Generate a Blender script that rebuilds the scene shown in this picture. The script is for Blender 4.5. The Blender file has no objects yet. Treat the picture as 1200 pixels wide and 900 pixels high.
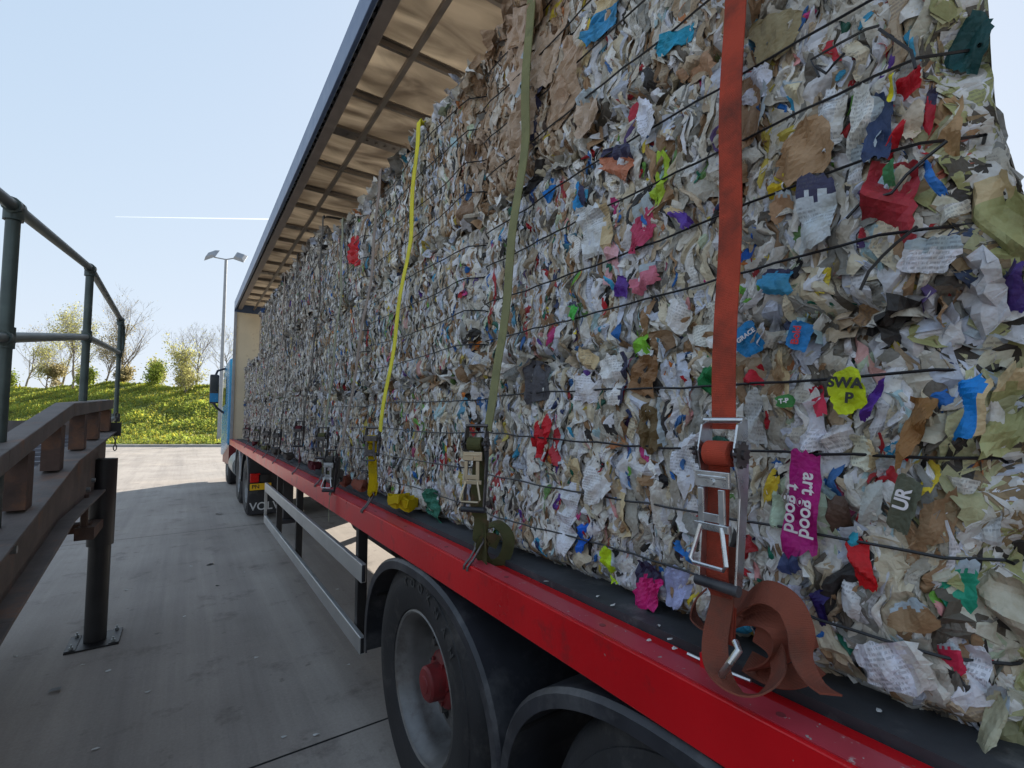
import bpy, bmesh, math, random
import numpy as np
from mathutils import Vector, Matrix
rnd = random.Random(5)
R = math.radians
scene = bpy.context.scene
col = scene.collection

# ------------------------------------------------------------------ camera
FPX = 560.0
ALPHA = math.atan(380 / FPX)
PITCH = R(3.6)
SHIFT = 3.0
CAM = Vector((-0.807, 0.0, 1.65))
fw = Vector((math.sin(ALPHA) * math.cos(PITCH), math.cos(ALPHA) * math.cos(PITCH), math.sin(PITCH)))
rt = Vector((math.cos(ALPHA), -math.sin(ALPHA), 0))
up = rt.cross(fw)

def on_x(px, py, X):
    """point of the world plane x = X seen at a place of the photograph"""
    d = fw + rt * ((px - 600) / FPX) + up * ((450 + SHIFT - py) / FPX)
    t = (X - CAM.x) / d.x
    return CAM + d * t

def on_z(px, py, Z):
    d = fw + rt * ((px - 600) / FPX) + up * ((450 + SHIFT - py) / FPX)
    t = (Z - CAM.z) / d.z
    return CAM + d * t

cd = bpy.data.cameras.new('camera')
cam = bpy.data.objects.new('camera', cd)
col.objects.link(cam)
cd.sensor_width = 36
cd.lens = FPX / 1200 * 36
cd.shift_y = SHIFT / 1200
cd.clip_start = 0.05
cd.clip_end = 20000
m = Matrix((rt, up, -fw)).transposed().to_4x4()
m.translation = CAM
cam.matrix_world = m
scene.camera = cam

# ------------------------------------------------------------------ light
SUN_AZ = Vector((0.80, 0.60, 0)).normalized()
EL = R(27)
sund = SUN_AZ * math.cos(EL) + Vector((0, 0, math.sin(EL)))
sd = bpy.data.lights.new('sun', 'SUN')
sd.energy = 2.0
sd.angle = R(0.5)
sd.color = (1.0, 0.93, 0.82)
so = bpy.data.objects.new('sun', sd)
col.objects.link(so)
so.rotation_euler = sund.to_track_quat('Z', 'Y').to_euler()
w = bpy.data.worlds.new('World')
scene.world = w
w.use_nodes = True
nt = w.node_tree
sky = nt.nodes.new('ShaderNodeTexSky')
sky.sky_type = 'NISHITA'
sky.sun_disc = False
sky.sun_elevation = EL
sky.sun_rotation = math.atan2(SUN_AZ.x, SUN_AZ.y)
sky.air_density = 1.0
sky.dust_density = 0.5
sky.ozone_density = 1.0
bg = nt.nodes['Background']
bg.inputs[1].default_value = 0.15
hs = nt.nodes.new('ShaderNodeHueSaturation')
hs.inputs['Saturation'].default_value = 1.1
nt.links.new(sky.outputs[0], hs.inputs['Color'])
# hazy sky, brightness compressed: 0.92 c / (1 + 0.9 c) plus an even veil added to lift the shaded bales
def vm(op, a, b):
    k = nt.nodes.new('ShaderNodeVectorMath'); k.operation = op
    for q, i in ((a, 0), (b, 1)):
        if isinstance(q, tuple): k.inputs[i].default_value = q
        else: nt.links.new(q, k.inputs[i])
    return k.outputs[0]
num = vm('MULTIPLY', hs.outputs[0], (.84, .90, 1.0))
den = vm('ADD', vm('MULTIPLY', hs.outputs[0], (.9, .9, .9)), (1.0, 1.0, 1.0))
nt.links.new(vm('ADD', vm('DIVIDE', num, den), (.30, .33, .38)), bg.inputs[0])
scene.view_settings.view_transform = 'Standard'
scene.view_settings.look = 'None'
scene.view_settings.gamma = 1
scene.view_settings.exposure = 2.3
scene.cycles.use_denoising = True
scene.cycles.max_bounces = 7
scene.cycles.diffuse_bounces = 4

# ------------------------------------------------------------------ materials
def lin(c):
    return tuple((x / 255 / 12.92) if x / 255 <= 0.04045 else (((x / 255) + 0.055) / 1.055) ** 2.4 for x in c)

MATS = {}
def mat(name, base, rough=0.6, metal=0.0, noise=0.15, scale=8.0, bump=0.0, bscale=60.0, dirt=None, dirt_amt=0.0, dscale=3.0, spec=0.5):
    if name in MATS:
        return MATS[name]
    m = bpy.data.materials.new(name)
    m.use_nodes = True
    n = m.node_tree.nodes
    l = m.node_tree.links
    b = n['Principled BSDF']
    b.inputs['Metallic'].default_value = metal
    b.inputs['Specular IOR Level'].default_value = spec
    tc = n.new('ShaderNodeTexCoord')
    nz = n.new('ShaderNodeTexNoise')
    nz.inputs['Scale'].default_value = scale
    nz.inputs['Detail'].default_value = 6
    l.new(tc.outputs['Object'], nz.inputs['Vector'])
    r = n.new('ShaderNodeValToRGB')
    r.color_ramp.elements[0].position = 0.3
    r.color_ramp.elements[1].position = 0.7
    c0 = [x * (1 - noise) for x in base] + [1]
    c1 = [min(1, x * (1 + noise)) for x in base] + [1]
    r.color_ramp.elements[0].color = c0
    r.color_ramp.elements[1].color = c1
    l.new(nz.outputs[0], r.inputs[0])
    out = r.outputs[0]
    if dirt:
        n2 = n.new('ShaderNodeTexNoise')
        n2.inputs['Scale'].default_value = dscale
        n2.inputs['Detail'].default_value = 8
        n2.inputs['Roughness'].default_value = 0.7
        l.new(tc.outputs['Object'], n2.inputs['Vector'])
        r2 = n.new('ShaderNodeValToRGB')
        r2.color_ramp.elements[0].position = 0.62 - 0.3 * dirt_amt
        r2.color_ramp.elements[1].position = 0.72
        mx = n.new('ShaderNodeMix')
        mx.data_type = 'RGBA'
        l.new(n2.outputs[0], r2.inputs[0])
        l.new(r2.outputs[0], mx.inputs[0])
        l.new(out, mx.inputs[6])
        mx.inputs[7].default_value = list(dirt) + [1]
        out = mx.outputs[2]
    l.new(out, b.inputs['Base Color'])
    mr = n.new('ShaderNodeMapRange')
    mr.inputs[3].default_value = max(0, rough - 0.1)
    mr.inputs[4].default_value = min(1, rough + 0.12)
    l.new(nz.outputs[0], mr.inputs[0])
    l.new(mr.outputs[0], b.inputs['Roughness'])
    if bump:
        n3 = n.new('ShaderNodeTexNoise')
        n3.inputs['Scale'].default_value = bscale
        n3.inputs['Detail'].default_value = 4
        l.new(tc.outputs['Object'], n3.inputs['Vector'])
        bp = n.new('ShaderNodeBump')
        bp.inputs['Strength'].default_value = bump
        bp.inputs['Distance'].default_value = 0.01
        l.new(n3.outputs[0], bp.inputs['Height'])
        l.new(bp.outputs[0], b.inputs['Normal'])
    MATS[name] = m
    return m

red = mat('red_paint', lin((206, 14, 26)), 0.3, noise=0.12, scale=3, dirt=lin((140, 40, 44)), dirt_amt=0.22, dscale=7, bump=0.08)
def chips(m, c, scale, thr):
    n = m.node_tree.nodes; l = m.node_tree.links
    b = n['Principled BSDF']
    src = b.inputs['Base Color'].links[0].from_socket
    tc = n.new('ShaderNodeTexCoord')
    a = n.new('ShaderNodeTexNoise'); a.inputs['Scale'].default_value = scale; a.inputs['Detail'].default_value = 3; a.inputs['Roughness'].default_value = .75
    l.new(tc.outputs['Object'], a.inputs['Vector'])
    t = n.new('ShaderNodeMath'); t.operation = 'GREATER_THAN'; t.inputs[1].default_value = thr
    l.new(a.outputs[0], t.inputs[0])
    x = n.new('ShaderNodeMix'); x.data_type = 'RGBA'
    l.new(t.outputs[0], x.inputs[0]); l.new(src, x.inputs[6]); x.inputs[7].default_value = (*c, 1)
    l.new(x.outputs[2], b.inputs['Base Color'])
chips(red, (.32, .22, .2), 34, .71)
black_rubber = mat('black_rubber', (0.022, 0.022, 0.025), 0.62, noise=0.3, scale=6, dirt=(0.09, 0.085, 0.08), dirt_amt=0.25, dscale=4, bump=0.15, bscale=90)
guard_plastic = mat('black_plastic', (0.028, 0.029, 0.036), 0.42, noise=0.25, dirt=(0.10, 0.10, 0.105), dirt_amt=0.4, dscale=5)
black_steel = mat('black_steel', (0.018, 0.017, 0.018), 0.45, noise=0.3, bump=0.1)
chassis_m = mat('dark_chassis', (0.02, 0.02, 0.024), 0.6, noise=0.3, dirt=(0.06, 0.055, 0.05), dirt_amt=0.2)
deck_m = mat('deck_boards', (0.05, 0.053, 0.06), 0.6, noise=0.35, scale=5, dirt=(0.13, 0.13, 0.13), dirt_amt=0.15, dscale=9, bump=0.2, bscale=40)
alu = mat('aluminium', (0.55, 0.56, 0.56), 0.38, metal=0.75, noise=0.08, dirt=(0.25, 0.25, 0.25), dirt_amt=0.1)
galv = mat('galvanised', (0.36, 0.38, 0.38), 0.42, metal=0.7, noise=0.2, scale=30)
steel = mat('zinc_steel', (0.6, 0.62, 0.64), 0.28, metal=0.95, noise=0.15, scale=40)
dark_steel = mat('worn_dark_steel', (0.12, 0.11, 0.11), 0.4, metal=0.8, noise=0.3, scale=40)
rail_paint = mat('rail_paint', (0.075, 0.10, 0.095), 0.42, metal=0.35, noise=0.25, scale=12, dirt=(0.16, 0.15, 0.14), dirt_amt=0.1, dscale=12)
rust = mat('rusty_brown', (0.085, 0.05, 0.038), 0.75, noise=0.4, scale=9, dirt=(0.2, 0.09, 0.045), dirt_amt=0.4, dscale=7, bump=0.3)
ramp_m = mat('ramp_steel', (0.145, 0.122, 0.112), 0.65, noise=0.35, scale=6, dirt=(0.26, 0.13, 0.075), dirt_amt=0.22, dscale=5, bump=0.2)
plate_m = mat('ramp_plate', (0.16, 0.16, 0.18), 0.5, metal=0.3, noise=0.3)
rim_m = mat('rim_paint', (0.21, 0.205, 0.20), 0.45, metal=0.5, noise=0.3, scale=9, dirt=(0.12, 0.10, 0.09), dirt_amt=0.35, dscale=10)
hub_m = mat('hub_red', lin((130, 38, 40)), 0.5, noise=0.3, dirt=(0.05, 0.03, 0.03), dirt_amt=0.3, dscale=14)
blue_cab = mat('cab_blue', lin((20, 125, 175)), 0.25, noise=0.05)
grey_trim = mat('cab_grey', (0.3, 0.31, 0.32), 0.4)
glass_dark = mat('dark_glass', (0.02, 0.03, 0.035), 0.08, noise=0.02)
cream = mat('headboard_cream', lin((214, 200, 172)), 0.5, noise=0.08, scale=3, dirt=lin((170, 150, 120)), dirt_amt=0.15)
lens_red = mat('lamp_red', lin((190, 15, 12)), 0.2)
yellow_plate = mat('plate_yellow', lin((240, 190, 30)), 0.35, noise=0.03)
letter_m = mat('lettering_white', (0.6, 0.6, 0.6), 0.6)
letter_dark = mat('lettering_dark', (0.02, 0.02, 0.02), 0.6)
cant_blue = mat('cantrail_grey_blue', lin((78, 96, 128)), 0.35, metal=0.2, noise=0.06)
cant_in = mat('cantrail_inner', lin((135, 125, 118)), 0.45, metal=0.3, noise=0.15)
bow_m = mat('roof_bow_metal', lin((128, 120, 112)), 0.4, metal=0.5, noise=0.15)
wire_m = mat('tie_wire_black', (0.015, 0.015, 0.017), 0.4, noise=0.2)
bark = mat('bark', (0.28, 0.23, 0.19), 0.85, noise=0.3)
lamp_grey = mat('lamp_post_grey', (0.3, 0.31, 0.33), 0.45, metal=0.4)
kerb_m = mat('kerb_concrete', (0.36, 0.34, 0.31), 0.85, noise=0.15, scale=3)

def leaf_mat(name, c, tr=0.5):
    m = bpy.data.materials.new(name)
    m.use_nodes = True
    n = m.node_tree.nodes
    l = m.node_tree.links
    b = n['Principled BSDF']
    b.inputs['Roughness'].default_value = 0.6
    at = n.new('ShaderNodeAttribute')
    at.attribute_name = 'pcol'
    mx = n.new('ShaderNodeMix')
    mx.data_type = 'RGBA'
    mx.blend_type = 'MULTIPLY'
    mx.inputs[0].default_value = 1
    mx.inputs[6].default_value = (*c, 1)
    l.new(at.outputs['Color'], mx.inputs[7])
    l.new(mx.outputs[2], b.inputs['Base Color'])
    t = n.new('ShaderNodeBsdfTranslucent')
    l.new(mx.outputs[2], t.inputs[0])
    s = n.new('ShaderNodeMixShader')
    s.inputs[0].default_value = tr
    l.new(b.outputs[0], s.inputs[1])
    l.new(t.outputs[0], s.inputs[2])
    l.new(s.outputs[0], n['Material Output'].inputs[0])
    return m
grass_m = leaf_mat('grass_blades', (0.34, 0.40, 0.075), 0.6)
bud_m = leaf_mat('spring_leaves', (0.46, 0.44, 0.17), 0.65)
olive_leaf_m = leaf_mat('catkin_brown_leaves', (0.40, 0.34, 0.18), 0.6)

def web_mat(name, base, dirt, amt=0.3):
    """woven webbing"""
    m = mat(name, base, 0.8, noise=0.12, scale=14, dirt=dirt, dirt_amt=amt, dscale=9, spec=0.2)
    n = m.node_tree.nodes
    l = m.node_tree.links
    tc = n.new('ShaderNodeTexCoord')
    wv = n.new('ShaderNodeTexWave')
    wv.bands_direction = 'Z'
    wv.inputs['Scale'].default_value = 90
    wv.inputs['Distortion'].default_value = 2.5
    wv.inputs['Detail Scale'].default_value = 30
    l.new(tc.outputs['Object'], wv.inputs['Vector'])
    bp = n.new('ShaderNodeBump')
    bp.inputs['Strength'].default_value = 0.5
    bp.inputs['Distance'].default_value = 0.002
    l.new(wv.outputs[0], bp.inputs['Height'])
    l.new(bp.outputs[0], n['Principled BSDF'].inputs['Normal'])
    return m
web_orange = web_mat('webbing_orange_red', lin((184, 76, 56)), lin((104, 60, 50)), 0.62)
web_faded = web_mat('webbing_faded_red', lin((138, 78, 62)), lin((104, 74, 64)), 0.5)
web_olive = web_mat('webbing_olive', lin((134, 133, 94)), lin((105, 108, 78)), 0.2)
web_olive_dark = web_mat('webbing_dark_olive', lin((84, 84, 54)), lin((110, 80, 66)), 0.3)
web_yellow = web_mat('webbing_yellow', lin((222, 212, 66)), lin((190, 176, 60)), 0.2)
web_gold = web_mat('webbing_gold', lin((196, 168, 20)), lin((150, 135, 40)), 0.3)
web_grey = web_mat('webbing_grey', lin((150, 134, 124)), lin((120, 110, 100)), 0.3)
web_greygreen = web_mat('webbing_grey_green', lin((140, 142, 120)), lin((120, 115, 100)), 0.3)
web_maroon = web_mat('webbing_maroon', lin((90, 34, 42)), lin((70, 50, 50)), 0.3)
web_dark = web_mat('webbing_charcoal', lin((78, 74, 70)), lin((100, 92, 84)), 0.3)

def paper_mat():
    m = bpy.data.materials.new('waste_paper')
    m.use_nodes = True
    n = m.node_tree.nodes
    l = m.node_tree.links
    b = n['Principled BSDF']
    b.inputs['Roughness'].default_value = 0.55
    b.inputs['Specular IOR Level'].default_value = 0.35
    at = n.new('ShaderNodeAttribute')
    at.attribute_name = 'pcol'
    uv = n.new('ShaderNodeUVMap')
    sep = n.new('ShaderNodeSeparateXYZ')
    l.new(uv.outputs[0], sep.inputs[0])
    def mth(op, a, bb=None, v=None):
        k = n.new('ShaderNodeMath')
        k.operation = op
        l.new(a, k.inputs[0])
        if bb is not None: l.new(bb, k.inputs[1])
        if v is not None: k.inputs[1].default_value = v
        return k.outputs[0]
    line = mth('MULTIPLY', sep.outputs[1], v=130)
    fr = mth('FRACT', line)
    lm = mth('LESS_THAN', fr, v=0.5)
    fl = mth('FLOOR', line)
    cmb = n.new('ShaderNodeCombineXYZ')
    ux = mth('MULTIPLY', sep.outputs[0], v=420)
    l.new(ux, cmb.inputs[0])
    l.new(mth('MULTIPLY', fl, v=7.31), cmb.inputs[1])
    ns = n.new('ShaderNodeTexNoise')
    ns.inputs['Scale'].default_value = 1
    ns.inputs['Detail'].default_value = 1
    l.new(cmb.outputs[0], ns.inputs['Vector'])
    chm = mth('GREATER_THAN', ns.outputs[0], v=0.47)
    # blocks of print only on some areas of a sheet
    nb = n.new('ShaderNodeTexNoise')
    nb.inputs['Scale'].default_value = 16
    nb.inputs['Detail'].default_value = 1
    l.new(uv.outputs[0], nb.inputs['Vector'])
    blk = mth('GREATER_THAN', nb.outputs[0], v=0.5)
    mask = mth('MULTIPLY', mth('MULTIPLY', lm, chm), blk)
    mask = mth('MULTIPLY', mask, at.outputs['Alpha'])
    mask = mth('MULTIPLY', mask, v=0.38)
    mx = n.new('ShaderNodeMix')
    mx.data_type = 'RGBA'
    l.new(mask, mx.inputs[0])
    l.new(at.outputs['Color'], mx.inputs[6])
    mx.inputs[7].default_value = (0.10, 0.10, 0.12, 1)
    # stains
    tc = n.new('ShaderNodeTexCoord')
    n1 = n.new('ShaderNodeTexNoise')
    n1.inputs['Scale'].default_value = 24
    n1.inputs['Detail'].default_value = 6
    n1.inputs['Roughness'].default_value = 0.65
    l.new(tc.outputs['Object'], n1.inputs['Vector'])
    rr = n.new('ShaderNodeValToRGB')
    rr.color_ramp.elements[0].position = 0.35
    rr.color_ramp.elements[0].color = (0.66, 0.60, 0.50, 1)
    rr.color_ramp.elements[1].position = 0.6
    rr.color_ramp.elements[1].color = (1, 1, 1, 1)
    l.new(n1.outputs[0], rr.inputs[0])
    m2 = n.new('ShaderNodeMix')
    m2.data_type = 'RGBA'
    m2.blend_type = 'MULTIPLY'
    m2.inputs[0].default_value = 0.75
    l.new(mx.outputs[2], m2.inputs[6])
    l.new(rr.outputs[0], m2.inputs[7])
    l.new(m2.outputs[2], b.inputs['Base Color'])
    n3 = n.new('ShaderNodeTexVoronoi')
    n3.feature = 'DISTANCE_TO_EDGE'
    n3.inputs['Scale'].default_value = 75
    l.new(tc.outputs['Object'], n3.inputs['Vector'])
    n4 = n.new('ShaderNodeTexNoise')
    n4.inputs['Scale'].default_value = 60
    n4.inputs['Detail'].default_value = 3
    l.new(tc.outputs['Object'], n4.inputs['Vector'])
    ad = mth('ADD', n3.outputs[0], n4.outputs[0])
    bp = n.new('ShaderNodeBump')
    bp.inputs['Strength'].default_value = 0.45
    bp.inputs['Distance'].default_value = 0.005
    l.new(ad, bp.inputs['Height'])
    l.new(bp.outputs[0], b.inputs['Normal'])
    return m
paper_m = paper_mat()

def roof_mat():
    m = bpy.data.materials.new('translucent_roof_sheet')
    m.use_nodes = True
    n = m.node_tree.nodes
    l = m.node_tree.links
    b = n['Principled BSDF']
    tc = n.new('ShaderNodeTexCoord')
    nz = n.new('ShaderNodeTexNoise')
    nz.inputs['Scale'].default_value = 2.4
    nz.inputs['Detail'].default_value = 7
    nz.inputs['Distortion'].default_value = 1.2
    mp = n.new('ShaderNodeMapping')
    mp.inputs['Scale'].default_value = (0.5, 1.6, 1)
    l.new(tc.outputs['Object'], mp.inputs[0])
    l.new(mp.outputs[0], nz.inputs['Vector'])
    rr = n.new('ShaderNodeValToRGB')
    rr.color_ramp.elements[0].position = 0.3
    rr.color_ramp.elements[0].color = (*lin((132, 120, 106)), 1)
    rr.color_ramp.elements[1].position = 0.7
    rr.color_ramp.elements[1].color = (*lin((208, 196, 178)), 1)
    l.new(nz.outputs[0], rr.inputs[0])
    l.new(rr.outputs[0], b.inputs['Base Color'])
    b.inputs['Roughness'].default_value = 0.5
    t = n.new('ShaderNodeBsdfTranslucent')
    l.new(rr.outputs[0], t.inputs[0])
    rf = n.new('ShaderNodeBsdfRefraction')
    rf.inputs['Roughness'].default_value = 0.75
    rf.inputs['IOR'].default_value = 1.12
    l.new(rr.outputs[0], rf.inputs[0])
    s1 = n.new('ShaderNodeMixShader')
    s1.inputs[0].default_value = 0.4
    l.new(t.outputs[0], s1.inputs[1])
    l.new(rf.outputs[0], s1.inputs[2])
    s = n.new('ShaderNodeMixShader')
    s.inputs[0].default_value = 0.62
    l.new(b.outputs[0], s.inputs[1])
    l.new(s1.outputs[0], s.inputs[2])
    l.new(s.outputs[0], n['Material Output'].inputs[0])
    return m
roof_m = roof_mat()

# ------------------------------------------------------------------ mesh helpers
class MB:
    def __init__(s):
        s.v = []; s.f = []; s.sm = []
    def add(s, vs, fs, smooth=False):
        o = len(s.v)
        s.v += [tuple(p) for p in vs]
        s.f += [tuple(i + o for i in f) for f in fs]
        s.sm += [smooth] * len(fs)
        return s
    def box(s, x0, x1, y0, y1, z0, z1):
        vs = [(x, y, z) for z in (z0, z1) for y in (y0, y1) for x in (x0, x1)]
        return s.add(vs, [(0, 2, 3, 1), (4, 5, 7, 6), (0, 1, 5, 4), (2, 6, 7, 3), (0, 4, 6, 2), (1, 3, 7, 5)])
    def hexa(s, lo, hi):
        """box with 4 lower points and 4 upper points"""
        return s.add(list(lo) + list(hi), [(3, 2, 1, 0), (4, 5, 6, 7), (0, 1, 5, 4), (1, 2, 6, 5), (2, 3, 7, 6), (3, 0, 4, 7)])
    def slab(s, pts, x0, x1):
        """polygon of (y, z) extruded in x"""
        n = len(pts)
        vs = [(x0, a, b) for a, b in pts] + [(x1, a, b) for a, b in pts]
        fs = [tuple(range(n)), tuple(range(2 * n - 1, n - 1, -1))] + [(i, i + n, (i + 1) % n + n, (i + 1) % n) for i in range(n)]
        return s.add(vs, fs)
    def tube(s, pts, r, seg=10, cap=True, smooth=True):
        pts = [Vector(p) for p in pts]
        n = len(pts)
        rs = r if isinstance(r, (list, tuple)) else [r] * n
        vs = []
        prev = None
        for i, p in enumerate(pts):
            a = pts[max(0, i - 1)]; b = pts[min(n - 1, i + 1)]
            t = (b - a)
            if t.length < 1e-9: t = Vector((0, 0, 1))
            t.normalize()
            if prev is None:
                ref = Vector((0, 0, 1)) if abs(t.z) < 0.9 else Vector((1, 0, 0))
                u = t.cross(ref).normalized()
            else:
                u = (prev - t * prev.dot(t))
                u = u.normalized() if u.length > 1e-6 else t.orthogonal().normalized()
            prev = u
            v = t.cross(u)
            for k in range(seg):
                an = 2 * math.pi * k / seg
                vs.append(p + (u * math.cos(an) + v * math.sin(an)) * rs[i])
        fs = []
        for i in range(n - 1):
            for k in range(seg):
                k2 = (k + 1) % seg
                fs.append((i * seg + k, i * seg + k2, (i + 1) * seg + k2, (i + 1) * seg + k))
        s.add(vs, fs, smooth)
        if cap:
            s.add(vs[:seg], [tuple(range(seg - 1, -1, -1))])
            s.add(vs[-seg:], [tuple(range(seg))])
        return s
    def lathe_x(s, prof, cy, cz, seg=48, smooth=True):
        """profile of (x, radius) turned about the axis y=cy z=cz"""
        n = len(prof)
        vs = []
        for k in range(seg):
            a = 2 * math.pi * k / seg
            for x, r in prof:
                vs.append((x, cy + r * math.cos(a), cz + r * math.sin(a)))
        fs = []
        for k in range(seg):
            k2 = (k + 1) % seg
            for i in range(n - 1):
                fs.append((k * n + i, k * n + i + 1, k2 * n + i + 1, k2 * n + i))
        return s.add(vs, fs, smooth)
    def ribbon(s, pts, wid, width=0.05, th=0.003, sub=6):
        """flat webbing along pts, width direction given per point"""
        P = [Vector(p) for p in pts]
        W = [Vector(q).normalized() for q in (wid if isinstance(wid, list) else [wid] * len(P))]
        def cr(a, b, c, d, t):
            return 0.5 * ((2 * b) + (c - a) * t + (2 * a - 5 * b + 4 * c - d) * t * t + (3 * b - a - 3 * c + d) * t ** 3)
        pp = []; ww = []
        if len(P) > 2 and sub > 1:
            for i in range(len(P) - 1):
                for k in range(sub):
                    t = k / sub
                    pp.append(cr(P[max(0, i - 1)], P[i], P[i + 1], P[min(len(P) - 1, i + 2)], t))
                    ww.append((W[i] * (1 - t) + W[i + 1] * t).normalized())
            pp.append(P[-1]); ww.append(W[-1])
        else:
            pp, ww = P, W
        vs = []
        for i, p in enumerate(pp):
            t = (pp[min(len(pp) - 1, i + 1)] - pp[max(0, i - 1)]).normalized()
            b = (ww[i] - t * ww[i].dot(t)).normalized()
            n = t.cross(b).normalized()
            for a, c in ((-1, -1), (1, -1), (1, 1), (-1, 1)):
                vs.append(p + b * (a * width / 2) + n * (c * th / 2))
        fs = []
        for i in range(len(pp) - 1):
            for k in range(4):
                k2 = (k + 1) % 4
                fs.append((i * 4 + k, i * 4 + k2, (i + 1) * 4 + k2, (i + 1) * 4 + k))
        fs.append((3, 2, 1, 0))
        e = (len(pp) - 1) * 4
        fs.append((e, e + 1, e + 2, e + 3))
        return s.add(vs, fs, True)
    def tail(s, pts, w0, width=.045, th=.003, sub=7, twist=None):
        P = [Vector(p) for p in pts]
        pp = []; tw = []
        twist = twist or [0] * len(P)
        for i in range(len(P) - 1):
            a, b, c, d = P[max(0, i - 1)], P[i], P[i + 1], P[min(len(P) - 1, i + 2)]
            for k in range(sub):
                t = k / sub
                pp.append(0.5 * ((2 * b) + (c - a) * t + (2 * a - 5 * b + 4 * c - d) * t * t + (3 * b - a - 3 * c + d) * t ** 3))
                tw.append(R(twist[i] * (1 - t) + twist[i + 1] * t))
        pp.append(P[-1]); tw.append(R(twist[-1]))
        w = Vector(w0).normalized()
        ws = []
        for i, p in enumerate(pp):
            t = (pp[min(len(pp) - 1, i + 1)] - pp[max(0, i - 1)]).normalized()
            w = (w - t * w.dot(t)).normalized()
            ws.append(w * math.cos(tw[i]) + t.cross(w) * math.sin(tw[i]))
        return s.ribbon(pp, ws, width, th, 1)
    def build(s, name, m, parent=None, bevel=0, root=None, auto=35):
        me = bpy.data.meshes.new(name)
        me.from_pydata(s.v, [], s.f)
        me.polygons.foreach_set('use_smooth', s.sm)
        me.materials.append(m)
        bm = bmesh.new(); bm.from_mesh(me)
        bmesh.ops.recalc_face_normals(bm, faces=bm.faces)
        for e in bm.edges:
            if len(e.link_faces) == 2 and e.calc_face_angle(0) > R(auto): e.smooth = False
        bm.to_mesh(me); bm.free()
        o = bpy.data.objects.new(name, me)
        col.objects.link(o)
        put(o, parent)
        if bevel:
            bv = o.modifiers.new('bevel', 'BEVEL')
            bv.width = bevel; bv.segments = 2; bv.limit_method = 'ANGLE'
        return o

def put(o, parent):
    """meshes are written in world coordinates; a direct part is moved back by its thing's place"""
    if parent is None: return
    o.parent = parent
    if parent.type == 'EMPTY':
        o.location = -parent.location

def thing(name, label, cat, loc=(0, 0, 0), group=None):
    o = bpy.data.objects.new(name, None)
    o.empty_display_size = 0.2
    col.objects.link(o)
    o.location = loc
    o['label'] = label; o['category'] = cat
    if group: o['group'] = group
    return o

def tag(o, label, cat, group=None):
    o['label'] = label; o['category'] = cat
    if group: o['group'] = group
    return o

def text_mesh(txt, size, name, m, parent, origin, xdir, ydir, th=0.001, shear=0.0, bold=0.0, spacing=1.0):
    cu = bpy.data.curves.new(name, 'FONT')
    cu.body = txt; cu.size = size; cu.extrude = th; cu.shear = shear; cu.offset = bold
    cu.space_character = spacing
    cu.align_x = 'CENTER'; cu.align_y = 'CENTER'
    t = bpy.data.objects.new(name, cu)
    col.objects.link(t)
    bpy.context.view_layer.update()
    me = bpy.data.meshes.new_from_object(t)
    bpy.data.objects.remove(t)
    x = Vector(xdir).normalized(); y = Vector(ydir).normalized(); z = x.cross(y)
    M = Matrix((x, y, z)).transposed().to_4x4()
    M.translation = Vector(origin)
    me.transform(M)
    me.materials.clear(); me.materials.append(m)
    o = bpy.data.objects.new(name, me)
    col.objects.link(o)
    put(o, parent)
    return o

# ------------------------------------------------------------------ crumpled sheets
def tri(x):
    return np.abs((x % 1.0) * 2 - 1) * 2 - 1

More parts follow.
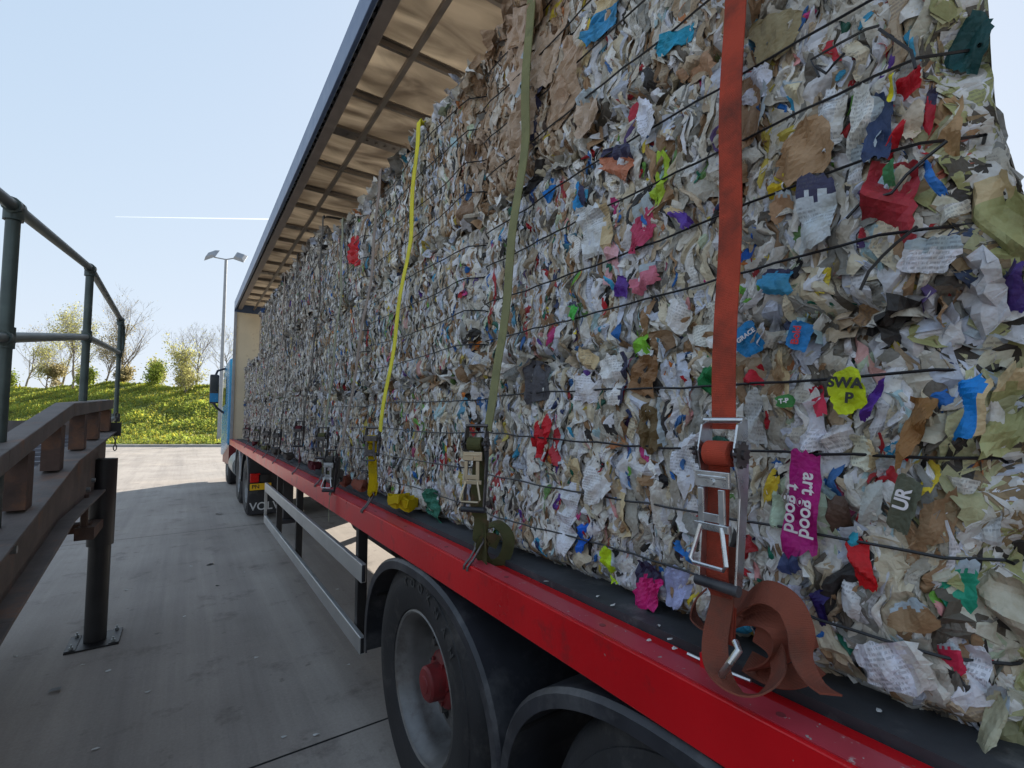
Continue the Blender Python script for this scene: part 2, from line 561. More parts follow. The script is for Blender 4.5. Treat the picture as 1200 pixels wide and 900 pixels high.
def sheets(rng, C, N, T, W, H, c1, c2, thr, prn, nu, nv, crease=1.0, lam=0.03, curl=0.15, torn=0.22, pleat=0.0):
    n = len(C)
    B = np.cross(T, N)
    u = np.linspace(-.5, .5, nu); v = np.linspace(-.5, .5, nv)
    U, V = np.meshgrid(u, v, indexing='xy')
    U = np.repeat(U[None], n, 0); V = np.repeat(V[None], n, 0)
    edge = (np.abs(U) > 0.49) | (np.abs(V) > 0.49)
    # torn, uneven outline
    tap = rng.normal(0, torn, (n, 4)); tap[:, 0] *= .6; tap[:, 2] *= .6
    rnd_c = rng.uniform(.0, .5, (n, 1, 1))
    Uw = U * (1 + tap[:, 0, None, None] * V * 2) + tap[:, 1, None, None] * 0.33 * np.sin(V * rng.uniform(2, 7, (n, 1, 1)) + rng.uniform(0, 6, (n, 1, 1)))
    Vw = V * (1 + tap[:, 2, None, None] * U * 2) + tap[:, 3, None, None] * U * 0.9
    Uw = Uw * np.sqrt(1 - rnd_c * np.abs(2 * V) ** 5); Vw = Vw * np.sqrt(1 - rnd_c * np.abs(2 * U) ** 4)
    Uw = Uw + edge * rng.normal(0, torn * 0.16, U.shape)
    Vw = Vw + edge * rng.normal(0, torn * 0.16, U.shape)
    X = Uw * W[:, None, None]; Y = Vw * H[:, None, None]
    D = np.zeros_like(X)
    for k in range(4):
        ang = rng.normal(0, 0.28 if k < 2 else 0.9, (n, 1, 1))
        la = lam * rng.uniform(0.6, 2.0, (n, 1, 1)) * (1, .8, 1.6, 2.6)[k]
        am = la * rng.uniform(0.04, 0.28, (n, 1, 1)) * crease * (1, .7, .8, .6)[k]
        wob = 0.25 * np.sin(Y * rng.uniform(15, 50, (n, 1, 1)) + rng.uniform(0, 6, (n, 1, 1)))
        D += am * tri((X * np.cos(ang) + Y * np.sin(ang)) / la + wob + rng.uniform(0, 1, (n, 1, 1)))
    if pleat: D += pleat * W[:, None, None] * rng.uniform(.3, 1.0, (n, 1, 1)) * (1 - np.abs(2 * U) ** 1.6) + pleat * .3 * W[:, None, None] * np.sin(V * rng.uniform(6, 16, (n, 1, 1)) + rng.uniform(0, 6, (n, 1, 1)))
    D += curl * W[:, None, None] * rng.normal(0, 1, (n, 1, 1)) * (Uw ** 2 * 4) + curl * .6 * H[:, None, None] * rng.normal(0, 1, (n, 1, 1)) * (Vw ** 2 * 2)
    P = C[:, None, None, :] + X[..., None] * B[:, None, None, :] + Y[..., None] * T[:, None, None, :] + D[..., None] * N[:, None, None, :]
    verts = P.reshape(-1, 3)
    idx = (np.arange(n)[:, None, None] * (nu * nv) + np.arange(nv - 1)[None, :, None] * nu + np.arange(nu - 1)[None, None, :])
    F = np.stack([idx, idx + 1, idx + nu + 1, idx + nu], -1).reshape(-1, 4)
    # face colours
    fv = (np.arange(nv - 1) + .5) / (nv - 1); fu = (np.arange(nu - 1) + .5) / (nu - 1)
    FU, FV = np.meshgrid(fu, fv)
    s = np.where(rng.random((n, 1, 1)) < .6, FV[None], FU[None]) + rng.normal(0, .04, (n, nv - 1, nu - 1))
    two = s > thr[:, None, None]
    cc = np.where(two[..., None], c2[:, None, None, :], c1[:, None, None, :]).reshape(-1, 3)
    al = np.repeat(prn, (nu - 1) * (nv - 1))
    colr = np.concatenate([cc, al[:, None]], 1)
    off = rng.uniform(0, 9, (n, 2))
    uvv = np.stack([X + off[:, 0, None, None], Y + off[:, 1, None, None]], -1).reshape(-1, 2)
    return verts, F, colr, uvv

def build_sheets(name, batches, m, parent=None, smooth=False):
    V = []; F = []; Cc = []; UVs = []; o = 0
    for v, f, c, uv in batches:
        V.append(v); F.append(f + o); Cc.append(c); UVs.append(uv); o += len(v)
    V = np.concatenate(V); F = np.concatenate(F); Cc = np.concatenate(Cc); UVs = np.concatenate(UVs)
    me = bpy.data.meshes.new(name)
    me.vertices.add(len(V)); me.vertices.foreach_set('co', V.astype(np.float32).ravel())
    me.loops.add(len(F) * 4); me.loops.foreach_set('vertex_index', F.astype(np.int32).ravel())
    me.polygons.add(len(F)); me.polygons.foreach_set('loop_start', (np.arange(len(F)) * 4).astype(np.int32))
    me.update(calc_edges=True)
    me.polygons.foreach_set('use_smooth', np.full(len(F), smooth))
    a = me.attributes.new('pcol', 'FLOAT_COLOR', 'FACE')
    a.data.foreach_set('color', Cc.astype(np.float32).ravel())
    ul = me.uv_layers.new(name='UVMap')
    ul.data.foreach_set('uv', UVs[F.ravel()].astype(np.float32).ravel())
    me.materials.append(m)
    ob = bpy.data.objects.new(name, me)
    col.objects.link(ob)
    put(ob, parent)
    return ob

# palette: rows of (sRGB, weight)
PAL_MIX = [((236, 236, 234), 22), ((224, 226, 234), 17), ((204, 212, 230), 8), ((212, 208, 198), 13), ((180, 176, 166), 10), ((216, 206, 182), 9),
           ((190, 172, 148), 7), ((168, 136, 104), 6), ((146, 118, 90), 4), ((150, 150, 146), 7), ((110, 104, 96), 5), ((60, 58, 58), 3),
           ((176, 50, 56), .8), ((60, 110, 170), .8), ((90, 150, 180), .7), ((176, 80, 120), .4), ((110, 150, 90), .5), ((50, 104, 90), .4),
           ((204, 186, 90), .5), ((96, 74, 130), .35), ((196, 130, 84), .5), ((210, 164, 160), .9), ((60, 70, 104), .7), ((176, 206, 214), 1.4), ((190, 206, 180), 1.2)]
PAL_NEWS = [((228, 226, 222), 20), ((208, 204, 198), 20), ((182, 176, 170), 14), ((196, 190, 178), 12), ((150, 144, 138), 12), ((122, 116, 112), 8),
            ((86, 80, 78), 6), ((58, 54, 54), 4), ((170, 150, 128), 5), ((190, 196, 214), 7), ((150, 60, 60), 1.2), ((70, 100, 150), 1.2), ((110, 140, 110), .6), ((200, 180, 110), .6)]
PAL_CARD = [((192, 168, 146), 20), ((182, 156, 130), 18), ((170, 142, 114), 14), ((200, 184, 164), 12), ((150, 120, 94), 8), ((214, 206, 196), 8), ((120, 96, 76), 4), ((80, 64, 54), 3), ((200, 180, 60), .6), ((70, 140, 160), .6)]

def pick(rng, pal, n):
    wts = np.array([p[1] for p in pal], float); wts /= wts.sum()
    cs = np.array([lin(p[0]) for p in pal])
    i = rng.choice(len(pal), n, p=wts)
    return np.clip(cs[i] * rng.uniform(.8, 1.02, (n, 1)), 0, .85)

def frames(rng, n, base, yaw, pitch, roll):
    """sheet axes: normal near base (a horizontal direction), long side near vertical"""
    th = math.atan2(base[1], base[0]) + rng.normal(0, 1, n) * yaw
    ph = rng.normal(0, 1, n) * pitch
    Nn = np.stack([np.cos(th) * np.cos(ph), np.sin(th) * np.cos(ph), np.sin(ph)], 1)
    Z = np.tile([0, 0, 1.0], (n, 1))
    T = Z - Nn * (Z * Nn).sum(1, keepdims=True)
    T /= np.linalg.norm(T, axis=1, keepdims=True)
    B = np.cross(T, Nn)
    ro = rng.normal(0, 1, n) * roll
    T2 = T * np.cos(ro)[:, None] + B * np.sin(ro)[:, None]
    return Nn, T2

BX0, BX1 = 0.212, 1.30
BALES = {}
PAL_COL = [((190, 40, 52), 3), ((40, 110, 190), 3), ((60, 160, 204), 3), ((200, 60, 130), 1.5), ((110, 170, 70), 2), ((30, 110, 90), 1.4), ((220, 200, 60), 2), ((96, 60, 150), 1.4), ((220, 130, 60), 2), ((44, 58, 104), 3), ((30, 30, 34), 3), ((226, 160, 160), 1.5)]
PAL_FILM = [((186, 186, 146), 10), ((206, 206, 190), 9), ((170, 172, 120), 7), ((220, 220, 218), 8), ((150, 130, 100), 5), ((96, 90, 80), 5), ((180, 196, 210), 4), ((66, 84, 120), 1), ((60, 56, 52), 4), ((200, 120, 100), .7)]
def bale(key, y0, y1, z0, z1, label, pal, dens, nu, nv, seed, rear=False, slant=False, top=False, palfun=None):
    rng = np.random.default_rng(seed)
    rt_ = thing('paper_bale', label, 'waste paper bale', ((BX0 + BX1) / 2, (y0 + y1) / 2, z0), 'bales of compressed waste paper on the trailer')
    Ly, Lz = y1 - y0, z1 - z0
    wires_z = [z0 + Lz * k for k in (.18, .40, .63, .85)]
    def bulge(y, z):
        ey = np.minimum(y - y0, y1 - y) / .10; ez = np.minimum(z - z0, z1 - z) / .06
        e = np.clip(np.minimum(ey, ez), 0, 1)
        b = -.085 * (1 - e) ** 2
        dz = np.min([np.abs(z - wz) for wz in wires_z], axis=0)
        b += .012 * np.clip(dz / .06, 0, 1) - .008
        b += .012 * np.sin(y * 5.3 + seed) * np.sin(z * 7.1 + seed * 2)
        return b
    bat = []
    def batch(n, wlo, whi, asp, yaw, roll, dlo, dhi, nu, nv, crease, lam, pl, torn=.2, pleat=.25, ylo=None, yhi=None, pitch=.1, prp=.22):
        ya, yb = (y0 if ylo is None else ylo), (y1 if yhi is None else yhi)
        y = rng.uniform(ya + .01, yb - .01, n); z = rng.uniform(z0 + .015, z1 - .01, n)
        W = np.exp(rng.uniform(math.log(wlo), math.log(whi), n)) * (1.04 if key[0] == 0 else .96); H = W * rng.uniform(*asp, n)
        H = np.minimum(H, .34)
        # keep a sheet within its own layer
        z = np.clip(z, z0 + H * .42, z1 - H * .42) if Lz > .4 else z
        x = BX0 - bulge(y, z) + rng.uniform(dlo, dhi, n)
        near_edge = np.clip(1 - np.minimum(z - z0, z1 - z) / .10, 0, 1)
        Nn, T = frames(rng, n, (-1, 0), yaw, pitch, 0)
        B = np.cross(T, Nn)
        ro = rng.normal(0, 1, n) * (roll + .5 * near_edge)
        T = T * np.cos(ro)[:, None] + B * np.sin(ro)[:, None]
        C = np.stack([x, y, z], 1)
        if palfun is not None:
            c1 = palfun(rng, y, z)
        else:
            c1 = pick(rng, pl, n)
        c2 = np.where(rng.random((n, 1)) < .75, c1 * .93, pick(rng, pl, n))
        thr = np.where(rng.random(n) < .45, rng.uniform(.2, .8, n), 2.0)
        prn = (rng.random(n) < prp) * (c1.mean(1) > .3)
        bat.append(sheets(rng, C, Nn, T, W, H, c1, c2, thr, prn.astype(float), nu, nv, crease, lam, curl=.05, torn=torn, pleat=pleat))
    A = Ly * Lz
    def pack(i0=0):
        for i in range(i0, len(bat)):
            v, f, c, uv = bat[i]
            y, z = v[:, 1].copy(), v[:, 2].copy()
            yc, zc = np.clip(y, y0, y1), np.clip(z, z0, z1)
            dz = np.min([np.abs(z - wz) for wz in wires_z], axis=0)
            L = .003 + .016 * np.clip(dz / .05, 0, 1)
            d = (BX0 - bulge(yc, zc)) - v[:, 0]
            d = np.where(d > 0, L * np.tanh(d / L * .8), d)
            v[:, 0] = BX0 - bulge(yc, zc) - d
            v[:, 1] = y + .011 * np.sin(z * 27 + y * 13 + seed) + .006 * np.sin(z * 63 - y * 31 + seed * 3) + .0025 * np.sin(z * 150 + y * 90)
            v[:, 2] = z + .006 * np.sin(y * 40 + z * 9 + seed)
            bat[i] = (v, f, c, uv)
    nA = int(dens * A)
    batch(int(nA * .62), .012, .034, (3.0, 9.0), .34, .10, .000, .034, nu, nv, .9, .022, pal, torn=.16, pitch=.06, pleat=.30)
    batch(int(nA * .22), .034, .075, (1.4, 3.4), .26, .20, .006, .034, nu + 2, nv, 1.0, .026, pal, torn=.18, pitch=.06, pleat=.18)
    batch(int(nA * .05), .06, .12, (.9, 1.8), .18, .4, .006, .022, nu + 3, nv, .9, .034, pal, torn=.16, pitch=.06, pleat=.1)
    batch(int(nA * .16), .008, .022, (3, 9), .5, .2, -.006, .014, max(3, nu - 2), nv, 1.0, .02, pal, torn=.18, pitch=.08, pleat=.4)
    batch(int(nA * .05), .02, .05, (.8, 2.4), .5, .8, -.006, .008, nu, nv, 1.1, .025, pal, pleat=.2)
    if palfun is None: batch(int(nA * (.05 if key[0] < 3 else .03)), .010, .026, (1.2, 4), .4, .5, -.010, .004, max(3, nu - 1), nv, .9, .02, PAL_COL, pleat=.3)
    pack()
    NP = len(bat)
    # the flaps round the top of a stack and on the upper face
    def loose(n, fx, fy, fz, base, yaw, pitch, roll, wlo, whi, nu, nv, pl=pal):
        C = np.stack([rng.uniform(*fx, n), rng.uniform(*fy, n), rng.uniform(*fz, n)], 1)
        Nn, T = frames(rng, n, base, yaw, pitch, roll)
        W = rng.uniform(wlo, whi, n); H = W * rng.uniform(.8, 2.2, n)
        c1 = pick(rng, pl, n) if palfun is None else palfun(rng, C[:, 1], C[:, 2])
        c2 = np.where(rng.random((n, 1)) < .6, c1 * .93, pick(rng, pl, n))
        thr = np.where(rng.random(n) < .5, rng.uniform(.2, .8, n), 2.0)
        bat.append(sheets(rng, C, Nn, T, W, H, c1, c2, thr, (rng.random(n) < .25).astype(float), nu, nv, 1.0, .035, curl=.16, torn=.18))
        return C
    if top:
        loose(int(220 * Ly), (BX0, BX0 + .12), (y0, y1), (z1 - .05, z1 + .03), (-1, 0), 1.0, .6, 1.0, .03, .09, nu, nv)
        loose(int(110 * Ly), (BX0 + .1, BX1), (y0, y1), (z1 - .03, z1 + .05), (-1, 0), 1.5, .9, 1.5, .04, .12, 4, 4)
        loose(int(16 * Ly), (BX0, BX0 + .2), (y0, y1), (z1 + .0, z1 + .07), (-1, 0), 1.5, .6, .6, .04, .10, 5, 5)
    else:
        loose(int(120 * Ly), (BX0 + .01, BX0 + .08), (y0, y1), (z1 - .02, z1 + .015), (-1, 0), .8, .5, 1.2, .025, .08, nu, nv)
    NQ = len(bat)
    # seam at the two ends of the bale
    for ye in (y0, y1):
        loose(int(90 * Lz), (BX0 + .04, BX0 + .12), (ye - .03, ye + .03), (z0 + .03, z1 - .03), (-1, 0), 1.0, .5, .7, .03, .09, nu, nv)
    if rear:
        n0 = len(bat)
        loose(int(620 * Lz), (BX0 + .02, BX1), (y0 - .01, y0 + .05), (z0 + .02, z1), (0, -1), .5, .25, .5, .05, .14, nu, nv, PAL_FILM)
        loose(int(120 * Lz), (BX0 + .01, BX0 + .12), (y0 - .02, y0 + .05), (z0 + .02, z1), (-.7, -.7), .6, .25, .4, .04, .12, nu, nv, PAL_FILM)
    pack(NQ)
    if rear:
        for i in range(NQ, len(bat)):
            v = bat[i][0]; q = v[:, 1] < y0; v[q, 1] = y0 + .03 * np.tanh((v[q, 1] - y0) / .03)
    # the packed core behind the sheets
    g = 14
    yy = np.linspace(y0 + .035, y1 - .035, g * 2); zz = np.linspace(z0 + .004, z1 - .03, g)
    def grid(P):
        a, b = P.shape[:2]
        idx = (np.arange(a - 1)[:, None] * b + np.arange(b - 1)[None])
        F = np.stack([idx, idx + 1, idx + b + 1, idx + b], -1).reshape(-1, 4)
        cc = pick(rng, pal, len(F)) * .55  # core colours darkened to paint shade into the gaps between sheets
        return (P.reshape(-1, 3), F, np.concatenate([cc, np.zeros((len(F), 1))], 1), np.zeros((a * b, 2)))
    Yg, Zg = np.meshgrid(yy, zz, indexing='ij')
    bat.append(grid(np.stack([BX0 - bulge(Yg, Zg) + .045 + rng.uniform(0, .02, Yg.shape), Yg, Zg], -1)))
    for ye in (y0 + .035, y1 - .035):
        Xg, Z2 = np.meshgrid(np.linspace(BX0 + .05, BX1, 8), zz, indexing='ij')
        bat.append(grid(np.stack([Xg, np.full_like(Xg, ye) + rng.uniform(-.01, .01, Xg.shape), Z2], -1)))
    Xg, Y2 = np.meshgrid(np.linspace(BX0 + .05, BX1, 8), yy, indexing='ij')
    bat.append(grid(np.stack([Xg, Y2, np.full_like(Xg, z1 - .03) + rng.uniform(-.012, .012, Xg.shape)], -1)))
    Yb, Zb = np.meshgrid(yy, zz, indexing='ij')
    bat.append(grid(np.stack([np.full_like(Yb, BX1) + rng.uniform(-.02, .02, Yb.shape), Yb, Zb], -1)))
    if key in FEATS:
        for px, py, wp, hp, c, ro, out in FEATS[key]:
            p = on_x(px, py, BX0 - .015)
            ya = on_x(px - wp / 2, py, BX0 - .015).y; yb = on_x(px + wp / 2, py, BX0 - .015).y
            za = on_x(px, py - hp / 2, BX0 - .015).z; zb = on_x(px, py + hp / 2, BX0 - .015).z
            bx = float(bulge(np.array([min(max(p.y, y0), y1)]), np.array([min(max(p.z, z0), z1)]))[0])
            C = np.array([[BX0 - bx - .012 - out + .003 * rng.normal(), p.y, p.z]])
            Nn, T = frames(rng, 1, (-1, 0), .12, .06, 0)
            B = np.cross(T, Nn)
            r_ = R(ro)
            T = T * math.cos(r_) + B * math.sin(r_)
            c1 = np.array([lin(c)]); c2 = c1.copy() if rng.random() < .55 else np.array([lin([(226, 226, 224), (60, 60, 90), (210, 190, 150), (176, 190, 200)][rng.integers(0, 4)])])
            th_ = rng.uniform(.62, .88)
            pr = 1.0 if min(c) > 190 else 0.0
            bat.append(sheets(rng, C, Nn, T, np.array([abs(ya - yb)]), np.array([abs(za - zb)]), c1, c2 * .95, np.array([th_]), np.array([pr]), 10, 12, .8, .035, curl=.07, torn=.2))
    if slant:
        for i, (v, f, c, uv) in enumerate(bat):
            k = np.clip((v[:, 2] - 2.02) / .16, 0, 1); k = k * k * (3 - 2 * k)
            q = np.clip((v[:, 0] - .2) / 1.1, 0, 1)
            fy = np.clip((y0 + .7 - v[:, 1]) / .7, 0, 1)
            v[:, 1] += fy * k * (.25 * q + .0)
            bat[i] = (v, f, c, uv)
    body = build_sheets('paper_block', bat, paper_m, rt_)
    # tie wires round the bale
    if nu > 3 or True:
        for wz in wires_z:
            mb = MB()
            pts = []
            nn = 26 if dens > 700 else 12
            for k in range(nn + 1):
                y = y1 - .01 - (Ly - .02) * k / nn
                z = wz + .006 * math.sin(y * 4 + seed + wz * 9) + rng.normal(0, .0016)
                sg = .004 * math.sin(y * 9 + seed)
                x = BX0 - float(bulge(np.array([y]), np.array([wz]))[0]) - .023 + sg
                pts.append((x, y, z))
            yo = 0
            if slant and wz > 2.02: yo = .3
            loop = [(BX1 + .02, y1 - .01, wz), (BX0 + .05, y1 - .005, wz)] + pts + [(BX0 + .05, y0 + .0, wz), (BX1 + .02, y0 + yo, wz)]
            mb.tube(loop, ((.0029) if dens > 900 else .0034), 5, smooth=True)
            mb.build('tie_wire', wire_m, rt_)
    BALES[key] = rt_
    return rt_

FEATS = {
 (0, 0): [(757, 685, 30, 58, (214, 40, 128), 5, 0), (712, 662, 15, 42, (190, 228, 40), -8, 0), (681, 628, 14, 46, (30, 108, 222), 12, 0), (663, 590, 26, 112, (222, 226, 236), 3, 0),
          (635, 512, 20, 52, (200, 30, 44), 4, 0), (652, 525, 14, 40, (180, 50, 60), -4, 0), (628, 447, 26, 46, (84, 84, 92), 2, 0), (765, 500, 28, 56, (104, 86, 56), -12, 0), (688, 440, 34, 64, (224, 226, 236), 8, 0),
          (742, 420, 16, 74, (132, 196, 60), 8, 0), (826, 436, 22, 62, (24, 118, 64), -10, 0), (722, 445, 26, 60, (228, 230, 232), -5, 0), (755, 440, 32, 46, (140, 104, 70), 10, 0),
          (1122, 690, 40, 66, (40, 158, 128), 6, 0), (1012, 660, 24, 58, (206, 24, 34), -14, .004), (1001, 640, 13, 32, (40, 160, 190), 8, 0), (1050, 780, 88, 56, (226, 230, 242), -26, .01),
          (1112, 778, 32, 50, (206, 50, 84), -8, 0), (1135, 790, 40, 60, (226, 228, 236), 5, .0), (790, 690, 30, 50, (172, 180, 222), 10, 0),
          (1128, 478, 38, 76, (20, 130, 214), 12, .01), (1072, 500, 34, 70, (150, 110, 66), 10, 0), (1059, 528, 9, 50, (206, 24, 26), 8, 0), (1150, 500, 30, 60, (226, 226, 224), 0, 0),
          (945, 500, 42, 60, (226, 228, 240), 10, 0), (885, 490, 26, 62, (196, 200, 202), 4, 0), (975, 505, 40, 46, (228, 228, 236), -20, 0), (958, 540, 30, 60, (226, 228, 236), 8, 0),
          (1172, 480, 58, 116, (172, 172, 122), 16, .02), (1168, 720, 60, 90, (190, 186, 168), -8, .01), (1185, 800, 46, 130, (176, 178, 126), 6, .02), (1160, 850, 26, 90, (190, 190, 164), 14, .03),
          (1008, 532, 30, 40, (216, 216, 196), 0, 0), (932, 655, 26, 30, (70, 84, 130), 0, 0), (1022, 590, 26, 50, (186, 190, 186), 5, 0), (1140, 610, 44, 60, (216, 220, 226), -10, 0), (1095, 610, 40, 60, (150, 122, 92), 12, 0),
          (1070, 720, 60, 34, (156, 128, 96), -20, 0), (930, 700, 36, 30, (206, 212, 236), 0, 0), (963, 712, 18, 44, (44, 34, 100), 8, 0), (985, 620, 24, 70, (90, 70, 60), 4, 0), (1120, 570, 44, 20, (224, 224, 220), 10, 0),
          (812, 540, 34, 60, (218, 222, 232), 4, 0), (805, 600, 30, 50, (222, 222, 226), -6, 0), (700, 560, 26, 60, (226, 228, 234), 6, 0), (775, 600, 26, 70, (212, 210, 204), 5, 0), (720, 600, 24, 60, (188, 176, 156), -4, 0), (800, 645, 22, 16, (40, 120, 200), 20, 0),
          (1085, 560, 22, 40, (226, 200, 60), 10, 0), (1000, 700, 26, 40, (216, 220, 226), 10, 0), (902, 570, 14, 40, (214, 184, 50), 12, 0), (912, 600, 20, 36, (190, 214, 190), 12, 0), (1020, 470, 14, 46, (90, 50, 150), 18, 0), (880, 440, 20, 22, (200, 40, 60), 0, 0),
          (958, 470, 16, 36, (196, 40, 70), -18, 0), (910, 447, 22, 60, (168, 140, 106), -6, 0), (1040, 560, 30, 44, (214, 216, 226), 5, 0)],
 (0, 1): [(1031, 387, 70, 60, (218, 222, 238), -6, .01), (1044, 236, 62, 92, (172, 52, 64), 10, 0), (1045, 206, 20, 26, (70, 140, 90), 10, .006), (1046, 106, 11, 34, (228, 216, 40), 4, .012), (1032, 150, 30, 80, (52, 68, 104), 8, .006),
          (1064, 96, 36, 30, (196, 26, 44), 10, .008), (1088, 122, 14, 54, (184, 34, 54), 10, .008), (1068, 140, 26, 44, (210, 196, 176), 6, .004), (1048, 162, 12, 40, (196, 30, 44), 30, .006), (1013, 148, 42, 86, (224, 226, 224), 10, .003),
          (946, 176, 66, 70, (174, 142, 108), 10, .004), (1100, 140, 50, 76, (182, 148, 108), 14, 0), (878, 130, 40, 80, (160, 132, 106), 6, 0), (905, 44, 54, 56, (150, 138, 104), 10, 0),
          (753, 262, 24, 54, (190, 66, 104), 2, 0), (680, 232, 11, 42, (44, 148, 216), -8, 0), (641, 222, 10, 26, (40, 130, 214), 10, 0), (774, 207, 17, 66, (172, 206, 62), 4, .004), (740, 138, 20, 42, (190, 56, 78), 16, 0), (761, 140, 20, 50, (222, 226, 240), -10, .004),
          (812, 86, 48, 42, (180, 142, 112), 10, .006), (725, 190, 42, 34, (194, 126, 98), 12, 0), (728, 336, 17, 24, (96, 56, 156), 10, .004), (755, 325, 30, 26, (204, 118, 140), 0, 0), (715, 310, 18, 50, (222, 172, 182), 6, 0), (670, 363, 17, 19, (70, 180, 70), 10, 0),
          (800, 255, 15, 40, (100, 66, 170), -30, .004), (1090, 300, 66, 40, (224, 226, 236), 12, .008), (1108, 246, 46, 20, (214, 212, 200), -18, .01), (1092, 206, 12, 52, (50, 120, 200), -20, .006), (1130, 362, 90, 34, (182, 146, 110), -6, .012),
          (1125, 385, 44, 30, (218, 216, 206), 4, .012), (1166, 238, 80, 104, (170, 170, 120), -24, .02), (1110, 320, 50, 26, (64, 60, 56), 14, 0), (910, 330, 34, 30, (64, 150, 196), 10, 0),
          (1180, 330, 34, 60, (70, 50, 120), 10, .015), (925, 110, 24, 40, (228, 220, 190), 8, 0), (972, 140, 34, 70, (216, 222, 230), 6, 0), (890, 100, 26, 40, (214, 220, 240), 4, 0), (960, 250, 40, 80, (196, 206, 214), 4, 0), (918, 245, 26, 40, (186, 150, 118), 6, 0),
          (908, 222, 16, 30, (224, 196, 50), 16, 0), (878, 285, 10, 40, (30, 90, 180), 14, 0), (700, 270, 34, 60, (214, 220, 226), -4, 0), (860, 330, 30, 60, (170, 140, 112), 8, 0), (1000, 200, 18, 60, (220, 224, 230), 6, 0), (790, 370, 30, 30, (226, 226, 228), 30, 0), (822, 380, 36, 50, (222, 224, 218), -20, 0),
          (1080, 380, 30, 44, (90, 120, 70), 10, 0), (1050, 420, 44, 26, (206, 206, 196), -10, 0)],
 (0, 2): [(608, 60, 30, 80, (190, 166, 146), 12, .0), (640, 50, 34, 90, (194, 172, 152), 12, 0), (672, 70, 30, 80, (186, 160, 138), 8, 0), (655, 120, 40, 60, (182, 156, 132), 10, 0), (612, 150, 34, 70, (190, 168, 148), 10, 0), (625, 16, 40, 50, (180, 154, 130), 10, 0), (690, 130, 26, 50, (192, 172, 154), 6, 0), (810, 90, 50, 36, (184, 148, 116), 14, .006), (708, 16, 38, 44, (62, 150, 204), 10, 0), (790, 42, 44, 22, (40, 160, 200), 10, 0), (688, 36, 11, 24, (220, 196, 60), 0, 0), (1132, 24, 60, 64, (30, 78, 80), 6, .0), (960, 14, 50, 30, (80, 96, 140), 0, 0)],
 (1, 2): [(578, 150, 22, 70, (176, 152, 130), 8, .004), (586, 70, 26, 60, (186, 162, 140), 10, .004), (600, 110, 40, 120, (192, 172, 154), 12, 0), (590, 190, 24, 60, (214, 220, 240), -4, .02)],
 (1, 0): [(474, 580, 10, 26, (40, 120, 210), 0, 0), (506, 590, 15, 34, (44, 112, 92), 0, 0), (487, 583, 12, 30, (224, 226, 230), 4, 0)],
 (2, 2): [(415, 293, 20, 32, (200, 26, 40), 6, .01)],
}
cardA = np.array([lin(p[0]) for p in PAL_CARD])
def pal_card_end(rng, y, z):
    n = len(y)
    a = pick(rng, PAL_MIX, n); b = pick(rng, PAL_CARD, n)
    k = (rng.random(n) < np.clip((y - .95) / .3, .05, .93))[:, None]
    return np.where(k, b, a)
def pal_card_start(rng, y, z):
    n = len(y)
    a = pick(rng, PAL_MIX, n); b = pick(rng, PAL_CARD, n)
    k = (rng.random(n) < np.clip((2.1 - y) / .3, .12, .9))[:, None]
    return np.where(k, b, a)

DECK = 1.149
H3 = 0.69
cols_y = [0.178, 1.76, 3.31, 4.86, 6.41, 7.96, 9.50, 10.75, 12.0]
ords = ['first', 'second', 'third', 'fourth', 'fifth', 'sixth', 'seventh', 'eighth']
layer_name = ['bottom', 'middle', 'top']
special = {
 (0, 0): 'near bottom bale, white paper with a magenta wrapper, ending at the trailer rear',
 (0, 1): 'middle bale at the trailer rear with a large red carton and white sheet',
 (0, 2): 'top bale of the rear stack, brown cardboard at its forward end',
 (1, 0): 'bottom bale resting on the deck behind the yellow and olive straps',
 (1, 1): 'middle bale of second stack, between the bright yellow and olive straps',
 (1, 2): 'top bale of second stack, loose flaps above the bright yellow strap',
 (2, 2): 'top bale of third stack with one bright red carton in its face',
}
for ci in range(8):
    for li in range(3):
        if ci >= 6 and li == 2: continue
        h = H3 if ci < 3 else .77
        y0, y1 = cols_y[ci] + .012, cols_y[ci + 1] - .012
        z0 = DECK + h * li + .002; z1 = DECK + h * (li + 1) - .010
        jit = rnd.uniform(-.015, .015)
        if ci == 0: dens, nu, nv, pal = 2300, 6, 11, PAL_MIX
        elif ci == 1: dens, nu, nv, pal = 2100, 5, 8, PAL_MIX
        elif ci == 2: dens, nu, nv, pal = 1800, 4, 6, PAL_MIX + [((170, 166, 164), 30)]
        else: dens, nu, nv, pal = 1400, 3, 5, PAL_NEWS
        lab = special.get((ci, li), f'{layer_name[li]} layer grey newspaper bale in the {ords[ci]} stack from the trailer rear' if ci >= 3 else f'{layer_name[li]} layer mixed paper bale in the {ords[ci]} stack from the trailer rear')
        bale((ci, li), y0 + (jit if ci else 0), y1 + jit, z0, z1, lab, pal, dens, nu, nv, 100 + ci * 7 + li, rear=(ci == 0 or (ci == 6 and li == 1)),
             slant=(ci == 0 and li >= 1), top=(li == 2 or (ci >= 6 and li == 1)), palfun=pal_card_end if (ci, li) == (0, 2) else (pal_card_start if (ci, li) == (1, 2) else None))

